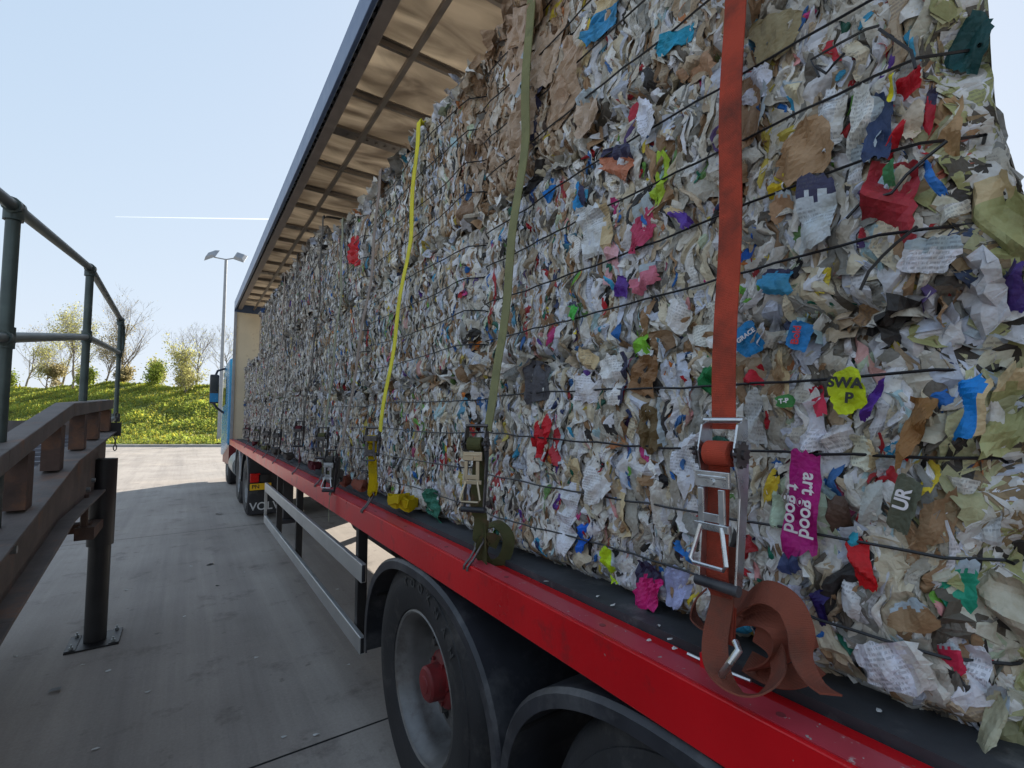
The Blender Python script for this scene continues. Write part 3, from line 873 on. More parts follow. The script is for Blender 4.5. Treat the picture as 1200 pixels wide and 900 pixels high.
# printed packaging caught in the nearest bales
def card(key, name, px, py, wp, hp, c, ro, label, out=.03):
    rng = np.random.default_rng(int(px))
    p = on_x(px, py, BX0 - out)
    ya = on_x(px - wp / 2, py, BX0 - out).y; yb = on_x(px + wp / 2, py, BX0 - out).y
    za = on_x(px, py - hp / 2, BX0).z; zb = on_x(px, py + hp / 2, BX0).z
    W, H = abs(ya - yb), abs(za - zb)
    Nn = np.array([[-1.0, 0, 0]])
    r_ = R(ro)
    T = np.array([[0, math.sin(r_), math.cos(r_)]])
    c1 = np.array([lin(c)])
    b = sheets(rng, np.array([[p.x, p.y, p.z]]), Nn, T, np.array([W]), np.array([H]), c1, c1 * .9, np.array([.85]), np.array([0.0]), 10, 13, .3, .035, curl=.04, torn=.12)
    o = build_sheets(name, [b], paper_m, BALES[key])
    o['label'] = label
    return o, p, W, H, Vector(T[0]), Vector(np.cross(T[0], Nn[0]))
wh = mat('print_white', (0.75, 0.72, 0.74), 0.6)
o, p, W, H, T, B = card((0, 0), 'printed_wrapper', 940, 590, 38, 120, (178, 28, 128), -6, 'magenta wrapper with white lettering')
xd = -T
yd = -B if False else B
for k, (tx, du, dv) in enumerate((('art good', .014, 0.0), ('t good', -.014, -.012))):
    o_ = p + Vector((-.010, 0, 0)) + yd * (du) * 1 + T * dv
    text_mesh(tx, .036, 'lettering', wh, o, o_, xd, Vector((-1, 0, 0)).cross(xd), .0006, bold=.0006)
o, p, W, H, T, B = card((0, 1), 'printed_box', 935, 393, 28, 32, (36, 124, 190), -12, 'small blue carton with red lettering')
text_mesh('Bold', .020, 'lettering', mat('print_red', lin((200, 40, 50)), .5), o, p + Vector((-.007, 0, 0)), T, Vector((-1, 0, 0)).cross(T), .0005, bold=.0006)
o, p, W, H, T, B = card((0, 1), 'printed_sachet', 876, 398, 32, 38, (30, 132, 196), 30, 'blue carton with white lettering')
text_mesh('GRACE', .014, 'lettering', wh, o, p + Vector((-.007, 0, .008)), -B if (-B).y < 0 else B, Vector((-1, 0, 0)).cross(-B if (-B).y < 0 else B), .0005, bold=.0004)
o, p, W, H, T, B = card((0, 0), 'printed_bag', 992, 458, 44, 50, (196, 214, 24), 12, 'lime green bag with black lettering')
xr = Vector((0, -1, -.12)).normalized()
text_mesh('SWA', .026, 'lettering', letter_dark, o, p + Vector((-.008, 0, .014)), xr, Vector((-1, 0, 0)).cross(xr), .0005, bold=.001)
text_mesh('P', .026, 'lettering', letter_dark, o, p + Vector((-.008, -.006, -.014)), xr, Vector((-1, 0, 0)).cross(xr), .0005, bold=.001)
o, p, W, H, T, B = card((0, 0), 'printed_carton', 1060, 592, 30, 66, (96, 100, 84), -14, 'grey green carton with white lettering')
text_mesh('UR', .028, 'lettering', wh, o, p + Vector((-.008, 0, .01)), T, Vector((-1, 0, 0)).cross(T), .0005, bold=.0008)
o, p, W, H, T, B = card((0, 0), 'printed_label', 920, 470, 22, 15, (70, 140, 76), 6, 'small green label with white lettering')
xr = Vector((0, -1, .1)).normalized()
text_mesh('T-P', .013, 'lettering', wh, o, p + Vector((-.006, 0, 0)), xr, Vector((-1, 0, 0)).cross(xr), .0005, bold=.0005)

# loose twisted wire ends on the rear bale
def wire_path(pl, out=.035):
    return [on_x(a, b, BX0 - out) for a, b in pl]
mb = MB()
for pl in ([(960, 90), (950, 70), (985, 50), (1015, 34), (1030, 30)], [(1030, 34), (1050, 48), (1068, 60), (1073, 80)], [(955, 78), (968, 86), (978, 74), (990, 62)]):
    mb.tube(wire_path(pl, .035), .0026, 5)
mb.build('loose_tie_wire', wire_m, BALES[(0, 2)] if False else BALES[(0, 1)])
mb = MB()
for pl in ([(1110, 165), (1085, 185), (1062, 205), (1045, 226), (1010, 236), (992, 256)], [(1008, 340), (1018, 318), (1034, 300), (1050, 285), (1075, 265)]):
    q = wire_path(pl, .04)
    mb.tube(q, .0028, 5)
mb.build('loose_tie_wire', wire_m, BALES[(0, 1)])

# ------------------------------------------------------------------ trailer
TR = thing('curtainsider_trailer', 'long red edged flatbed trailer with raised pale roof, carrying the paper bales', 'trailer', (1.25, 5.5, 0))
Y0, Y1 = -2.3, 12.45
mb = MB()
mb.slab([(Y0, 1.147), (Y1, 1.147), (Y1, 1.03), (Y0, 1.03)], 0, .012)
mb.box(.0725, .135, Y0, Y1, 1.118, 1.128)
mb.box(.012, .05, Y0, Y1, 1.03, 1.04)
mb.box(.066, .0725, Y0, Y1, 1.09, 1.135)
rave = mb.build('side_rave', red, TR, bevel=.004)
mb = MB(); mb.box(.0122, .07, Y0, Y1, 1.135, 1.1475); mb.build('rave_top_edge', mat('dusty_red_sky_sheen', lin((186, 62, 76)), .35, noise=.12, scale=5, dirt=lin((200, 190, 185)), dirt_amt=-.1, dscale=30), TR)  # dusty lip paint, paled further to paint in the reflected sky
chips(MATS['dusty_red_sky_sheen'], (.4, .36, .34), 40, .68)
# clip holes along the rave and scuffed rivet heads
mb = MB()
for k in range(30):
    y = -.4 + k * .42
    mb.tube([(.04, y, 1.1465), (.04, y, 1.1485)], .008, 8)
mb.build('rivet', mat('rivet', (.25, .05, .06), .4), rave)
mb = MB(); mb.box(2.45, 2.5, Y0, Y1, 1.03, 1.147); mb.build('side_rave', red, TR, bevel=.004)
mb = MB(); mb.box(.137, 2.44, Y0, Y1, 1.10, DECK - .002); mb.build('deck', deck_m, TR)
mb = MB()
for x in (.72, 1.68):
    mb.box(x, x + .12, Y0, Y1 - 3, .68, 1.095)
    mb.box(x, x + .12, Y1 - 3, Y1, .95, 1.095)
for k in range(26):
    y = Y0 + .25 + k * .55
    mb.box(.14, 2.4, y, y + .06, 1.0, 1.095)
mb.build('chassis', chassis_m, TR)
mb = MB(); mb.box(0.0, 2.5, Y1 - .06, Y1, 1.15, 4.02)
hb = mb.build('headboard', cream, TR)
mb = MB(); mb.box(2.45, 2.5, Y1 - .10, Y1 - .062, 1.15, 4.02); mb.build('headboard_post', grey_trim, TR)
mb = MB(); mb.box(-.005, .05, Y1 - .10, Y1 - .062, 1.15, 4.02)
for k in range(14): mb.tube([(.02, Y1 - .102, 1.4 + k * .17), (.02, Y1 - .11, 1.4 + k * .17)], .007, 6)
mb.build('headboard_post', grey_trim, TR)
# roof
ZR = 4.08
for sx in (0, 1):
    X = (lambda a: a) if sx == 0 else (lambda a: 2.5 - a)
    a, b = sorted((X(0), X(.035)))
    mb = MB(); mb.box(a, b, Y0, Y1, ZR, ZR + .20)
    ct = mb.build('cantrail', cant_blue, TR, bevel=.006)
    a, b = sorted((X(.062), X(.148)))
    mb = MB(); mb.box(a, b, Y0, Y1, ZR + .012, ZR + .03)
    c2, d2 = sorted((X(.135), X(.148)))
    mb.box(c2, d2, Y0, Y1, ZR + .03, ZR + .12)
    mb.build('cantrail_track', cant_in, TR, bevel=.003)
    mb = MB()
    for k in range(150):
        y = Y0 + .05 + k * .098
        a, b = sorted((X(.037), X(.060)))
        mb.box(a, b, y, y + .045, ZR + .02, ZR + .05)
    a, b = sorted((X(.036), X(.06)))
    mb.box(a, b, Y0, Y1, ZR + .052, ZR + .06)
    mb.build('curtain_roller', chassis_m, TR)
for a, b in ((.0352, .1498), (2.3502, 2.4648)):
    mb = MB(); mb.box(a, b, Y0, Y1, ZR + .128, ZR + .15); mb.build('roof_edge_sheet', cant_in, TR)
mb = MB(); mb.box(.15, 2.35, Y0, Y1, ZR + .125, ZR + .129)
mb.build('roof_sheet', roof_m, TR)
bow = None
for k in range(19):
    y = .5 + k * .62 + (.05 if k % 3 else -.04)
    if y > Y1 - .1: break
    if k % 4 == 2:
        mb = MB(); mb.box(.15, 2.35, y, y + .13, ZR + .095, ZR + .120)
        for q in range(24):
            mb.tube([(.3 + q * .085, y + .065, ZR + .0945), (.3 + q * .085, y + .065, ZR + .085)], .014, 8)
    else:
        mb = MB(); mb.box(.15, 2.35, y, y + .026, ZR + .075, ZR + .120); mb.box(.15, 2.35, y - .022, y + .05, ZR + .114, ZR + .122)
    mb.build('roof_bow', bow_m, TR)
for x in (.37, 1.25, 2.1):
    mb = MB(); mb.box(x, x + .035, Y0, Y1, ZR + .025, ZR + .058)
    mb.build('roof_pole', bow_m, TR)
mb = MB(); mb.box(0, 2.5, Y1 - .005, Y1 + .05, ZR - .055, ZR + .2); mb.build('front_roof_rail', cant_blue, TR)
mb = MB(); mb.box(0, 2.5, Y0 - .05, Y0 - .003, ZR, ZR + .2); mb.build('rear_roof_rail', cant_blue, TR)
for x in (0.01, 2.39):
    mb = MB(); mb.box(x, x + .1, Y0, Y0 + .12, 1.15, ZR - .002); mb.build('corner_post', cant_in, TR)

# wheels of the trailer
def wheel_meshes(x0, cy, cz, side=1, R0=.515, width=.36, rr=.298):
    S = lambda a: x0 + side * a
    t = MB()
    w_ = width
    prof = [(.035, rr - .003), (.012, rr + .008), (.006, rr + .03), (-.004, rr + .08), (-.008, rr + .12), (.0, R0 - .07), (.004, R0 - .068), (.008, R0 - .045), (.024, R0 - .018), (.05, R0 - .003)]
    tread = []
    for g in range(5):
        a = .05 + (w_ - .1) * (g + .42) / 5
        tread += [(a, R0 + .002), (a + .001, R0 - .012), (a + .012, R0 - .012), (a + .013, R0 + .002)]
    tail = [(w_ - .05, R0 - .003), (w_ - .02, R0 - .025), (w_, R0 - .09), (w_ - .01, rr + .03), (w_ - .04, rr - .003)]
    t.lathe_x([(S(a), r) for a, r in prof + tread + tail], cy, cz, 72)
    r = MB()
    r.lathe_x([(S(a), q) for a, q in [(.036, rr + .001), (.018, rr + .004), (.012, rr - .004), (.018, rr - .012), (.04, rr - .018), (.06, rr - .034), (.10, rr - .040), (.15, rr - .046), (.172, rr - .058), (.178, rr - .10), (.17, .135), (.165, .08), (.165, .001)]], cy, cz, 64)
    for k in range(10):
        a = 2 * math.pi * k / 10
        y, z = cy + .165 * math.cos(a), cz + .165 * math.sin(a)
        r.tube([(S(.176), y, z), (S(.135), y, z)], .016, 6, smooth=False)
    for k in range(8):
        a = 2 * math.pi * (k + .5) / 8
        y, z = cy + .212 * math.cos(a), cz + .212 * math.sin(a)
        pts = [(S(.1745), y + .028 * math.cos(b), z + .028 * math.sin(b)) for b in [j * math.pi / 5 for j in range(10)]]
        h_ = MB(); 
        HOLES.append((pts, S(.1735)))
    h = MB()
    h.lathe_x([(S(a), q) for a, q in [(.165, .118), (.12, .116), (.105, .100), (.10, .074), (.045, .070), (.036, .060), (.034, .035), (.030, .033), (.028, .0005)]], cy, cz, 28)
    for k in range(6):
        a = 2 * math.pi * k / 6
        h.tube([(S(.101), cy + .088 * math.cos(a), cz + .088 * math.sin(a)), (S(.09), cy + .088 * math.cos(a), cz + .088 * math.sin(a))], .008, 6)
    return t, r, h
HOLES = []
hole_m = mat('wheel_hole_dark', (.01, .01, .01), .9)
def add_wheel(parent, x0, cy, cz, side=1, hubm=None, **kw):
    HOLES.clear()
    t, r, h = wheel_meshes(x0, cy, cz, side, **kw)
    root = MB()
    rim = r.build('wheel', rim_m, parent)
    t.build('tyre', black_rubber, rim)
    h.build('hub', hubm or hub_m, rim)
    q = MB()
    for pts, xx in HOLES:
        q.add([(xx, b, c) for a, b, c in pts], [tuple(range(len(pts)))])
    q.build('hand_hole', hole_m, rim)
    return rim
WZ = .517
wheel_y = (1.887, .577, -.733)
for i, wy in enumerate(wheel_y):
    wl = add_wheel(TR, .03, wy + (.055 if i == 0 else 0), WZ)
    if i == 0:
        # moulded lettering on the upper sidewall
        word = 'HANKOOK'
        for k, chx in enumerate(word):
            a = R(128 - k * 12.5)
            a = R(140 - k * 11)
            a = math.pi - a
            y = wy + .055 + .42 * math.cos(math.pi - a) * 1; z = WZ + .42 * math.sin(a)
            rad = Vector((0, math.cos(math.pi - a), math.sin(a)))
            xdir = Vector((-1, 0, 0)).cross(rad) * -1
            if xdir.y > 0: xdir = -xdir
            text_mesh(chx, .052, 'lettering', mat('sidewall_letter', (.055, .055, .055), .7), wl, (.0195, y, z), xdir, Vector((-1, 0, 0)).cross(xdir), .001, bold=.001)
    add_wheel(TR, 2.47, wy, WZ, side=-1)
    mb = MB(); mb.tube([(.18, wy, WZ), (2.32, wy, WZ)], .07, 12); mb.box(.5, .6, wy - .5, wy + .1, .45, .56); mb.box(1.9, 2.0, wy - .5, wy + .1, .45, .56)
    mb.build('axle', chassis_m, TR)

def arch(cy, cz, a_, b_, x0, x1, t0, t1, parent, m, lip=.045, p=2.35, name='mudguard', n=36):
    mb = MB()
    vs = []
    for k in range(n + 1):
        t = R(t0 + (t1 - t0) * k / n)
        c, s = math.cos(t), math.sin(t)
        e = 2 / p
        uy = (abs(c) ** e) * (1 if c >= 0 else -1); uz = (abs(s) ** e) * (1 if s >= 0 else -1)
        def P(x, d): return (x, cy + (a_ - d) * uy, cz + (b_ - d) * uz)
        vs += [P(x0, lip), P(x0, .012), P(x0 + math.copysign(.012, x1 - x0), 0), P(x1, 0), P(x1, .008), P(x0 + math.copysign(.016, x1 - x0), .010), P(x0 + math.copysign(.006, x1 - x0), lip)]
    fs = []
    for k in range(n):
        for j in range(7):
            j2 = (j + 1) % 7
            fs.append((k * 7 + j, k * 7 + j2, (k + 1) * 7 + j2, (k + 1) * 7 + j))
    fs.append(tuple(range(7))); fs.append(tuple(n * 7 + j for j in range(6, -1, -1)))
    mb.add(vs, fs, True)
    return mb.build(name, m, parent)
for wy in wheel_y:
    arch(wy + .03, .50, .665, .522, -.0, .42, -6, 186, TR, guard_plastic)
    arch(wy + .03, .50, .665, .522, 2.5, 2.08, -6, 186, TR, guard_plastic)
    mb = MB(); mb.tube([(.05, wy + .66, .72), (.74, wy + .66, .72)], .02, 8); mb.build('mudguard_bracket', black_steel, TR)
mb = MB()
pp = on_x(585, 783, .12)
mb.tube([(.10, pp.y, pp.z), (.112, pp.y, pp.z)], .030, 16); mb.tube([(.112, pp.y, pp.z), (.7, pp.y, pp.z)], .022, 12)
mb.build('reservoir_pipe', black_steel, TR)
mb = MB()
pp = on_x(577, 805, .14)
mb.tube([(.12, pp.y, pp.z - .02), (.7, pp.y, pp.z - .02)], .016, 10); mb.box(.14, .2, pp.y - .03, pp.y + .02, pp.z - .03, pp.z + .0)
mb.build('valve_fitting', black_steel, TR)
# air tank and dark boxes hung between the beams
mb = MB(); mb.tube([(.45, 3.1, .82), (.45, 4.0, .82)], .13, 20); mb.build('air_tank', chassis_m, TR)
# side guard
def hollow_rail(z0, z1, y0, y1):
    mb = MB()
    mb.box(0.0, .028, y0, y1, z0, z1)
    o = mb.build('side_guard_rail', alu, TR, bevel=.004)
    mb = MB()
    mb.box(.004, .024, y0 - .0015, y0 + .01, z0 + .006, z1 - .006)  # dark box painting the shade inside the hollow rail end
    mb.build('rail_hollow_shade', chassis_m, o)
    return o
hollow_rail(.752, .852, 2.64, 6.5)
hollow_rail(.378, .468, 2.64, 6.5)
for y in (2.80, 4.65, 5.75):
    mb = MB(); mb.box(.030, .085, y, y + .05, .36, 1.028)
    mb.build('side_guard_post', black_steel, TR, bevel=.003)
mb = MB(); mb.box(.002, .03, 6.502, 6.53, .378, .852); mb.build('side_guard_end', alu, TR)
# landing legs
for x in (.32, 2.0):
    mb = MB(); mb.box(x, x + .13, 7.25, 7.38, .45, 1.02); mb.box(x + .015, x + .115, 7.265, 7.365, .25, .45); mb.box(x - .05, x + .2, 7.17, 7.46, .2, .25)
    mb.box(x, x + .1, 7.0, 7.25, .9, 1.0)
    mb.build('landing_leg', chassis_m, TR)
mb = MB(); mb.tube([(.28, 7.31, .75), (2.2, 7.31, .75)], .02, 8); mb.build('landing_gear_shaft', chassis_m, TR)

# ------------------------------------------------------------------ tractor unit
TK = thing('tractor_unit', 'blue lorry cab with black wheels coupled in front of the bale trailer', 'lorry', (1.25, 12.0, 0))
cabs = MB()
CY0, CY1 = 12.85, 15.0
prof = [(CY0, 1.0), (CY1 + .05, .62), (CY1 + .1, 1.6), (CY1 - .05, 2.35), (CY1 - .4, 2.98), (CY0 + .1, 3.02), (CY0, 2.9)]
cabs.slab(prof, -.03, 2.50)
cab = cabs.build('cab', blue_cab, TK, bevel=.05)
mb = MB(); mb.slab([(CY0 + .9, 1.95), (CY1 - .1, 1.9), (CY1 - .25, 2.55), (CY0 + .9, 2.65)], -.04, -.028); mb.build('side_window', glass_dark, cab)
mb = MB(); mb.box(.08, 2.4, CY0 - .04, CY0 - .003, 1.1, 2.9); mb.build('rear_panel', grey_trim, cab)
mb = MB(); mb.slab([(CY0 + .05, .55), (CY1 + .05, .45), (CY1 + .06, .75), (CY1 - .3, 1.12), (CY0 + .05, 1.02)], .02, .4); mb.build('step_panel', mat('step_red', lin((110, 30, 34)), .4), cab)
# mirror with its arms
pm = on_x(257, 455, -.15)
my = pm.y
mb = MB(); mb.box(-.36, -.16, my - .06, my + .04, 1.98, 2.72)
mir = mb.build('wing_mirror', guard_plastic, TK, bevel=.03)
mb = MB(); mb.box(-.345, -.175, my - .066, my - .0605, 2.3, 2.66); mb.build('mirror_glass', glass_dark, mir)
mb = MB(); mb.box(-.35, -.17, my - .07, my - .0605, 2.02, 2.24); mb.build('mirror_cap', blue_cab, mir)
mb = MB(); mb.tube([(-.24, my, 2.70), (-.20, my, 2.82), (-.05, my, 2.88), (.08, my, 2.86)], .028, 8); mb.build('mirror_arm', guard_plastic, mir)
mb = MB(); mb.tube([(-.28, my, 2.0), (-.18, my, 1.86), (.0, my, 1.72), (.08, my, 1.72)], .028, 8)
mb.build('mirror_arm', guard_plastic, mir)
# wheels
TWZ = .50
for wy in (9.25, 10.62, 13.75):
    for sx, x0 in ((1, .05), (-1, 2.45)):
        add_wheel(TK, x0, wy, TWZ, side=sx, R0=.50, width=.31 if wy > 13 else .5, hubm=dark_steel)
for wy in (9.25, 10.62):
    arch(wy, .5, .60, .60, .02, .56, 0, 178, TK, grey_trim if wy > 10 else guard_plastic, p=2.0)
    arch(wy, .5, .60, .60, 2.48, 1.94, 0, 178, TK, guard_plastic, p=2.0)
arch(13.75, .5, .60, .58, .03, .4, -5, 180, TK, guard_plastic, p=2.0)
mb = MB(); mb.box(.75, .87, 8.3, 14.5, .72, .95); mb.box(1.63, 1.75, 8.3, 14.5, .72, .95); mb.box(.5, 2.0, 9.6, 10.6, .95, 1.02); mb.build('chassis_frame', chassis_m, TK)
mb = MB(); mb.tube([(.25, 11.4, .62), (.25, 12.5, .62)], .26, 20); mb.build('fuel_tank', galv, TK)
for x in (.02, 1.88):
    mb = MB(); mb.box(x, x + .60, 8.56, 8.58, .12, .98)
    fl = mb.build('mudflap', black_rubber, TK)
    text_mesh('VOLVO', .17, 'lettering', letter_m, fl, (x + .31, 8.554, .235), (1, 0, 0), (0, 0, 1), .001, bold=.002)
    mb = MB(); mb.box(x + .02, x + .16, 8.50, 8.555, .62, .76)
    mb.build('rear_lamp', lens_red, TK, bevel=.008)
mb = MB(); mb.box(.04, .34, 8.52, 8.53, .50, .60)
npl = mb.build('number_plate', yellow_plate, TK)
text_mesh('PN', .085, 'lettering', letter_dark, npl, (.12, 8.5175, .55), (1, 0, 0), (0, 0, 1), .0008, bold=.001)
mb = MB(); mb.box(.16, .30, 8.50, 8.555, .62, .74); mb.build('rear_lamp_housing', black_steel, TK)

# ------------------------------------------------------------------ ratchet straps
def sx_at(z):            # how far in the webbing lies at a height: from the rave to the bale face
    return .03 + (.165 - .03) * min(1, max(0, (z - 1.15) / 1.5))
def ratchet(mats, parent, y, z_top, z_bot, w=.05, tw=0.0, xo=0.0):
    """steel ratchet buckle between two heights; tw turns it about the vertical"""
    L = z_top - z_bot
    cx = lambda z: sx_at(z) - .012 + xo
    Rm = Matrix.Rotation(tw, 4, 'Z')
    def tf(mb):
        c = Vector((cx((z_top + z_bot) / 2), y, 0)); c2 = c - Vector((0, .014 if tw == 0 else 0, 0))
        mb.v = [tuple(Rm @ (Vector(p) - c) + c2) for p in mb.v]
        return mb
    hw = w / 2 + .010
    mb = MB()
    for s in (-1, 1):
        a = y + s * hw; b = y + s * (hw + .004)
        lo, hi = min(a, b), max(a, b)
        pts = [(cx(z_top) + .004, z_top - .01), (cx(z_top) - .030, z_top - .02), (cx(z_top) - .045, z_top - .07), (cx(z_top) - .030, z_top - .16 * L / .33), (cx(z_bot) - .022, z_bot + .01), (cx(z_bot) - .004, z_bot), (cx(z_bot) + .004, z_bot + .03), (cx(z_top) + .002, z_top - .12)]
        n = len(pts)
        vs = [(p, lo, q) for p, q in pts] + [(p, hi, q) for p, q in pts]
        mb.add(vs, [tuple(range(n)), tuple(range(2 * n - 1, n - 1, -1))] + [(i, i + n, (i + 1) % n + n, (i + 1) % n) for i in range(n)])
    zt = z_top - .012
    mb.tube([(cx(zt) - .012, y - hw - .006, zt), (cx(zt) - .012, y + hw + .006, zt)], .006, 10)
    fr = tf(mb).build('ratchet', mats[0], parent, bevel=.001)
    # toothed wheels and spool
    mb = MB()
    zc = z_top - .075
    for s in (-1, 1):
        n = 13
        for q in (0,):
            ring = []
            for k in range(n * 2):
                r = .026 if k % 2 else .020
                a = math.pi * k / n
                ring.append((r * math.cos(a), r * math.sin(a)))
            a0 = y + s * (hw + .0045); a1 = y + s * (hw + .0105)
            vs = [(cx(zc) - .020 + p, a0, zc + r) for p, r in ring] + [(cx(zc) - .020 + p, a1, zc + r) for p, r in ring]
            m_ = len(ring)
            mb.add(vs, [tuple(range(m_)), tuple(range(2 * m_ - 1, m_ - 1, -1))] + [(i, i + m_, (i + 1) % m_ + m_, (i + 1) % m_) for i in range(m_)])
    mb.tube([(cx(zc) - .020, y - hw - .016, zc), (cx(zc) - .020, y + hw + .016, zc)], .009, 10)
    tf(mb).build('toothed_wheel', dark_steel, fr)
    mb = MB()
    mb.tube([(cx(zc) - .020, y - w / 2, zc), (cx(zc) - .020, y + w / 2, zc)], .024, 20)
    tf(mb).build('wound_webbing', mats[1], fr)
    # plates, pawl and the wire bail
    mb = MB()
    za = z_top - .11 * L / .33
    mb.box(cx(za) - .048, cx(za) - .040, y - hw, y + hw, za - .030, za)
    mb.box(cx(za) - .050, cx(za) - .046, y - hw + .006, y + hw - .006, za - .014, za - .008)
    zb = za - .095
    for s in (-1, 1):
        mb.box(cx(zb) - .044, cx(zb) - .038, y + s * .021 - .006, y + s * .021 + .006, zb, za - .032)
    mb.box(cx(zb) - .046, cx(zb) - .038, y - hw, y + hw, zb - .014, zb)
    mb.box(cx(zb) - .044, cx(zb) - .040, y - .016, y + .016, zb + .002, zb + .018)
    mb.tube([(cx(za) - .052, y, za - .02), (cx(za) - .045, y, za - .02)], .006, 8)
    tf(mb).build('pawl_plate', mats[2], fr, bevel=.0012)
    mb = MB()
    zz = zb - .016; ze = zb - .078 * L / .33
    mb.tube([(cx(zb) - .044, y - .021, zb - .005), (cx(ze) - .05, y - .036, ze + .008), (cx(ze) - .05, y - .030, ze), (cx(ze) - .05, y + .030, ze), (cx(ze) - .05, y + .036, ze + .008), (cx(zb) - .044, y + .021, zb - .005)], .0042, 8)
    tf(mb).build('release_bail', mats[2], fr)
    mb = MB()
    mb.tube([(cx(z_bot) - .02, y - hw - .008, z_bot + .004), (cx(z_bot) - .02, y + hw + .008, z_bot + .004)], .010, 12)
    tf(mb).build('handle_grip', guard_plastic, fr)
    return fr

def hook(parent, y, dy=0.0):
    mb = MB()
    mb.tube([(.052, y - .022, 1.222), (.050, y - .022, 1.232), (.050, y + .022, 1.232), (.052, y + .022, 1.222), (.036, y + .012, 1.19), (.016, y + .012, 1.162), (.004, y + .012, 1.152), (-.006, y + .012, 1.142), (-.007, y + .012, 1.130)], .0042, 8)
    mb.tube([(.052, y - .022, 1.222), (.036, y - .012, 1.19), (.016, y - .012, 1.162), (.004, y - .012, 1.152), (-.006, y - .012, 1.142), (-.007, y - .012, 1.130)], .0042, 8)
    return mb.build('claw_hook', dark_steel, parent)

STRAPS = 'ratchet straps holding the bales down'
ZT = 3.235
def strap(label, yb, yt, m_up, m_low, z_r0, z_r1, width=.05, mats=(steel, None, steel), ztop=ZT, dets=True, tw=0.0, xo=0, claw=True, loww=(0, 1, 0)):
    root = thing('ratchet_strap', label, 'ratchet strap', (.05, yb, 1.15), STRAPS)
    mb = MB()
    pts = []
    n = 14
    for k in range(n + 1):
        z = z_r0 - .03 + (ztop - z_r0 + .03) * k / n
        x = sx_at(z) + (xo if k == 0 else 0)
        y = yb + (yt - yb) * (z - 1.15) / (ztop - 1.15)
        pts.append((x - .006 * math.sin(k * 1.3), y, z))
    pts += [(.185, yt, ztop - .012), (.215, yt, ztop + .006), (.40, yt, ztop + .012), (.75, yt, ztop + .02), (1.25, yt, ztop + .02), (1.36, yt, ztop - .05), (1.37, yt, ztop - 1.0)]
    mb.ribbon(pts, (0, 1, 0), width, .0032, 3)
    wb = mb.build('webbing', m_up, root)
    mb = MB()
    pts = [(sx_at(z_r0 - .08) - .012, yb, z_r0 - .06), (sx_at(z_r1) - .010, yb, z_r1 + .02), (.052, yb, 1.30), (.046, yb, 1.235), (.052, yb, 1.231), (.060, yb, 1.29)]
    mb.ribbon(pts, loww, width * .92, .0032, 4)
    mb.build('lower_webbing', m_low, root)
    if dets:
        ratchet((mats[0], m_low, mats[2]), root, yb, z_r0, z_r1, width, tw, xo)
    if claw: hook(root, yb)
    return root

S1 = strap('wide orange red strap with bright steel ratchet and tangled faded tail, nearest the camera', .55, .55, web_orange, web_orange, 1.655, 1.335, claw=False)
# its loose tail
mb = MB()
def pt(px, py, X): 
    q = on_x(px, py, X); return (q.x, q.y, q.z)
mb.tail([pt(853, 640, .07), pt(847, 700, .05), pt(838, 750, .03), pt(842, 786, .0), pt(864, 812, -.015), pt(894, 812, .01), pt(912, 788, .05), pt(906, 756, .07), pt(886, 738, .08)], (.05, 1, 0), .046, twist=[0, 0, -18, -50, -75, -85, -80, -75, -70])
mb.tail([pt(866, 712, .10), pt(892, 694, .06), pt(922, 706, .05), pt(938, 738, .05), pt(940, 772, .05), pt(955, 800, .04), pt(974, 814, .03)], (1, .25, .5), .044, twist=[0, 10, 15, 0, -25, -35, -30])
mb.tail([pt(852, 735, .12), pt(880, 722, .09), pt(908, 728, .07), pt(922, 750, .07), pt(912, 775, .09), pt(885, 785, .12)], (1, .1, .4), .05)
mb.tail([pt(856, 700, .13), pt(884, 712, .10), pt(912, 716, .09), pt(934, 736, .10), pt(944, 764, .12)], (.6, .3, .8), .05)
mb.tail([pt(828, 690, .12), pt(815, 704, .10), pt(813, 722, .10), pt(828, 738, .10), pt(852, 740, .12)], (1, .3, .0), .045)
mb.tail([pt(876, 775, .14), pt(905, 790, .11), pt(932, 792, .11), pt(955, 778, .14)], (.8, .2, .7), .045)
mb.build('loose_tail', web_faded, S1)
mb = MB()
q = on_x(850, 760, .02)
mb.tube([pt(862, 752, .0), pt(866, 762, -.01), pt(856, 776, -.02), pt(846, 790, -.01), pt(846, 800, .01)], .0062, 10)
mb.tube([pt(828, 745, .03), pt(838, 772, .02), pt(850, 786, .02)], .004, 8)
mb.tube([pt(806, 766, .09), pt(840, 782, .09), pt(880, 798, .09)], .0035, 6)
mb.build('wire_hook', steel, S1)
mb = MB(); mb.box(.066, .074, .60, .612, 1.128, 1.175); mb.build('hook_pin', red, S1)

S2 = strap('pale olive strap with dark ratchet and coiled olive tail, second from the rear', 1.46, 1.31, web_olive, web_olive_dark, 1.63, 1.33, mats=(dark_steel, None, mat('brass_steel', (.5, .42, .3), .35, metal=.8)), tw=R(38), xo=-.012, loww=(.8, -.5, 0))
mb = MB()
mb.tail([pt(556, 640, .08), pt(566, 622, .11), pt(582, 614, .14), pt(596, 630, .15), pt(590, 655, .13), pt(574, 662, .09), pt(564, 648, .06), pt(570, 632, .06), pt(584, 636, .11)], (.5, .8, .2), .045)
mb.ribbon([pt(566, 614, .06), pt(567, 640, .055), pt(568, 662, .06)], (.25, 1, 0), .05, .003, 4)
mb.build('loose_tail', web_olive_dark, S2)
S3 = strap('bright yellow strap with golden doubled lower half and bundled yellow tail', 2.63, 2.33, web_yellow, web_gold, 1.60, 1.44, mats=(dark_steel, None, dark_steel), tw=R(50), loww=(.95, -.31, 0))
mb = MB()
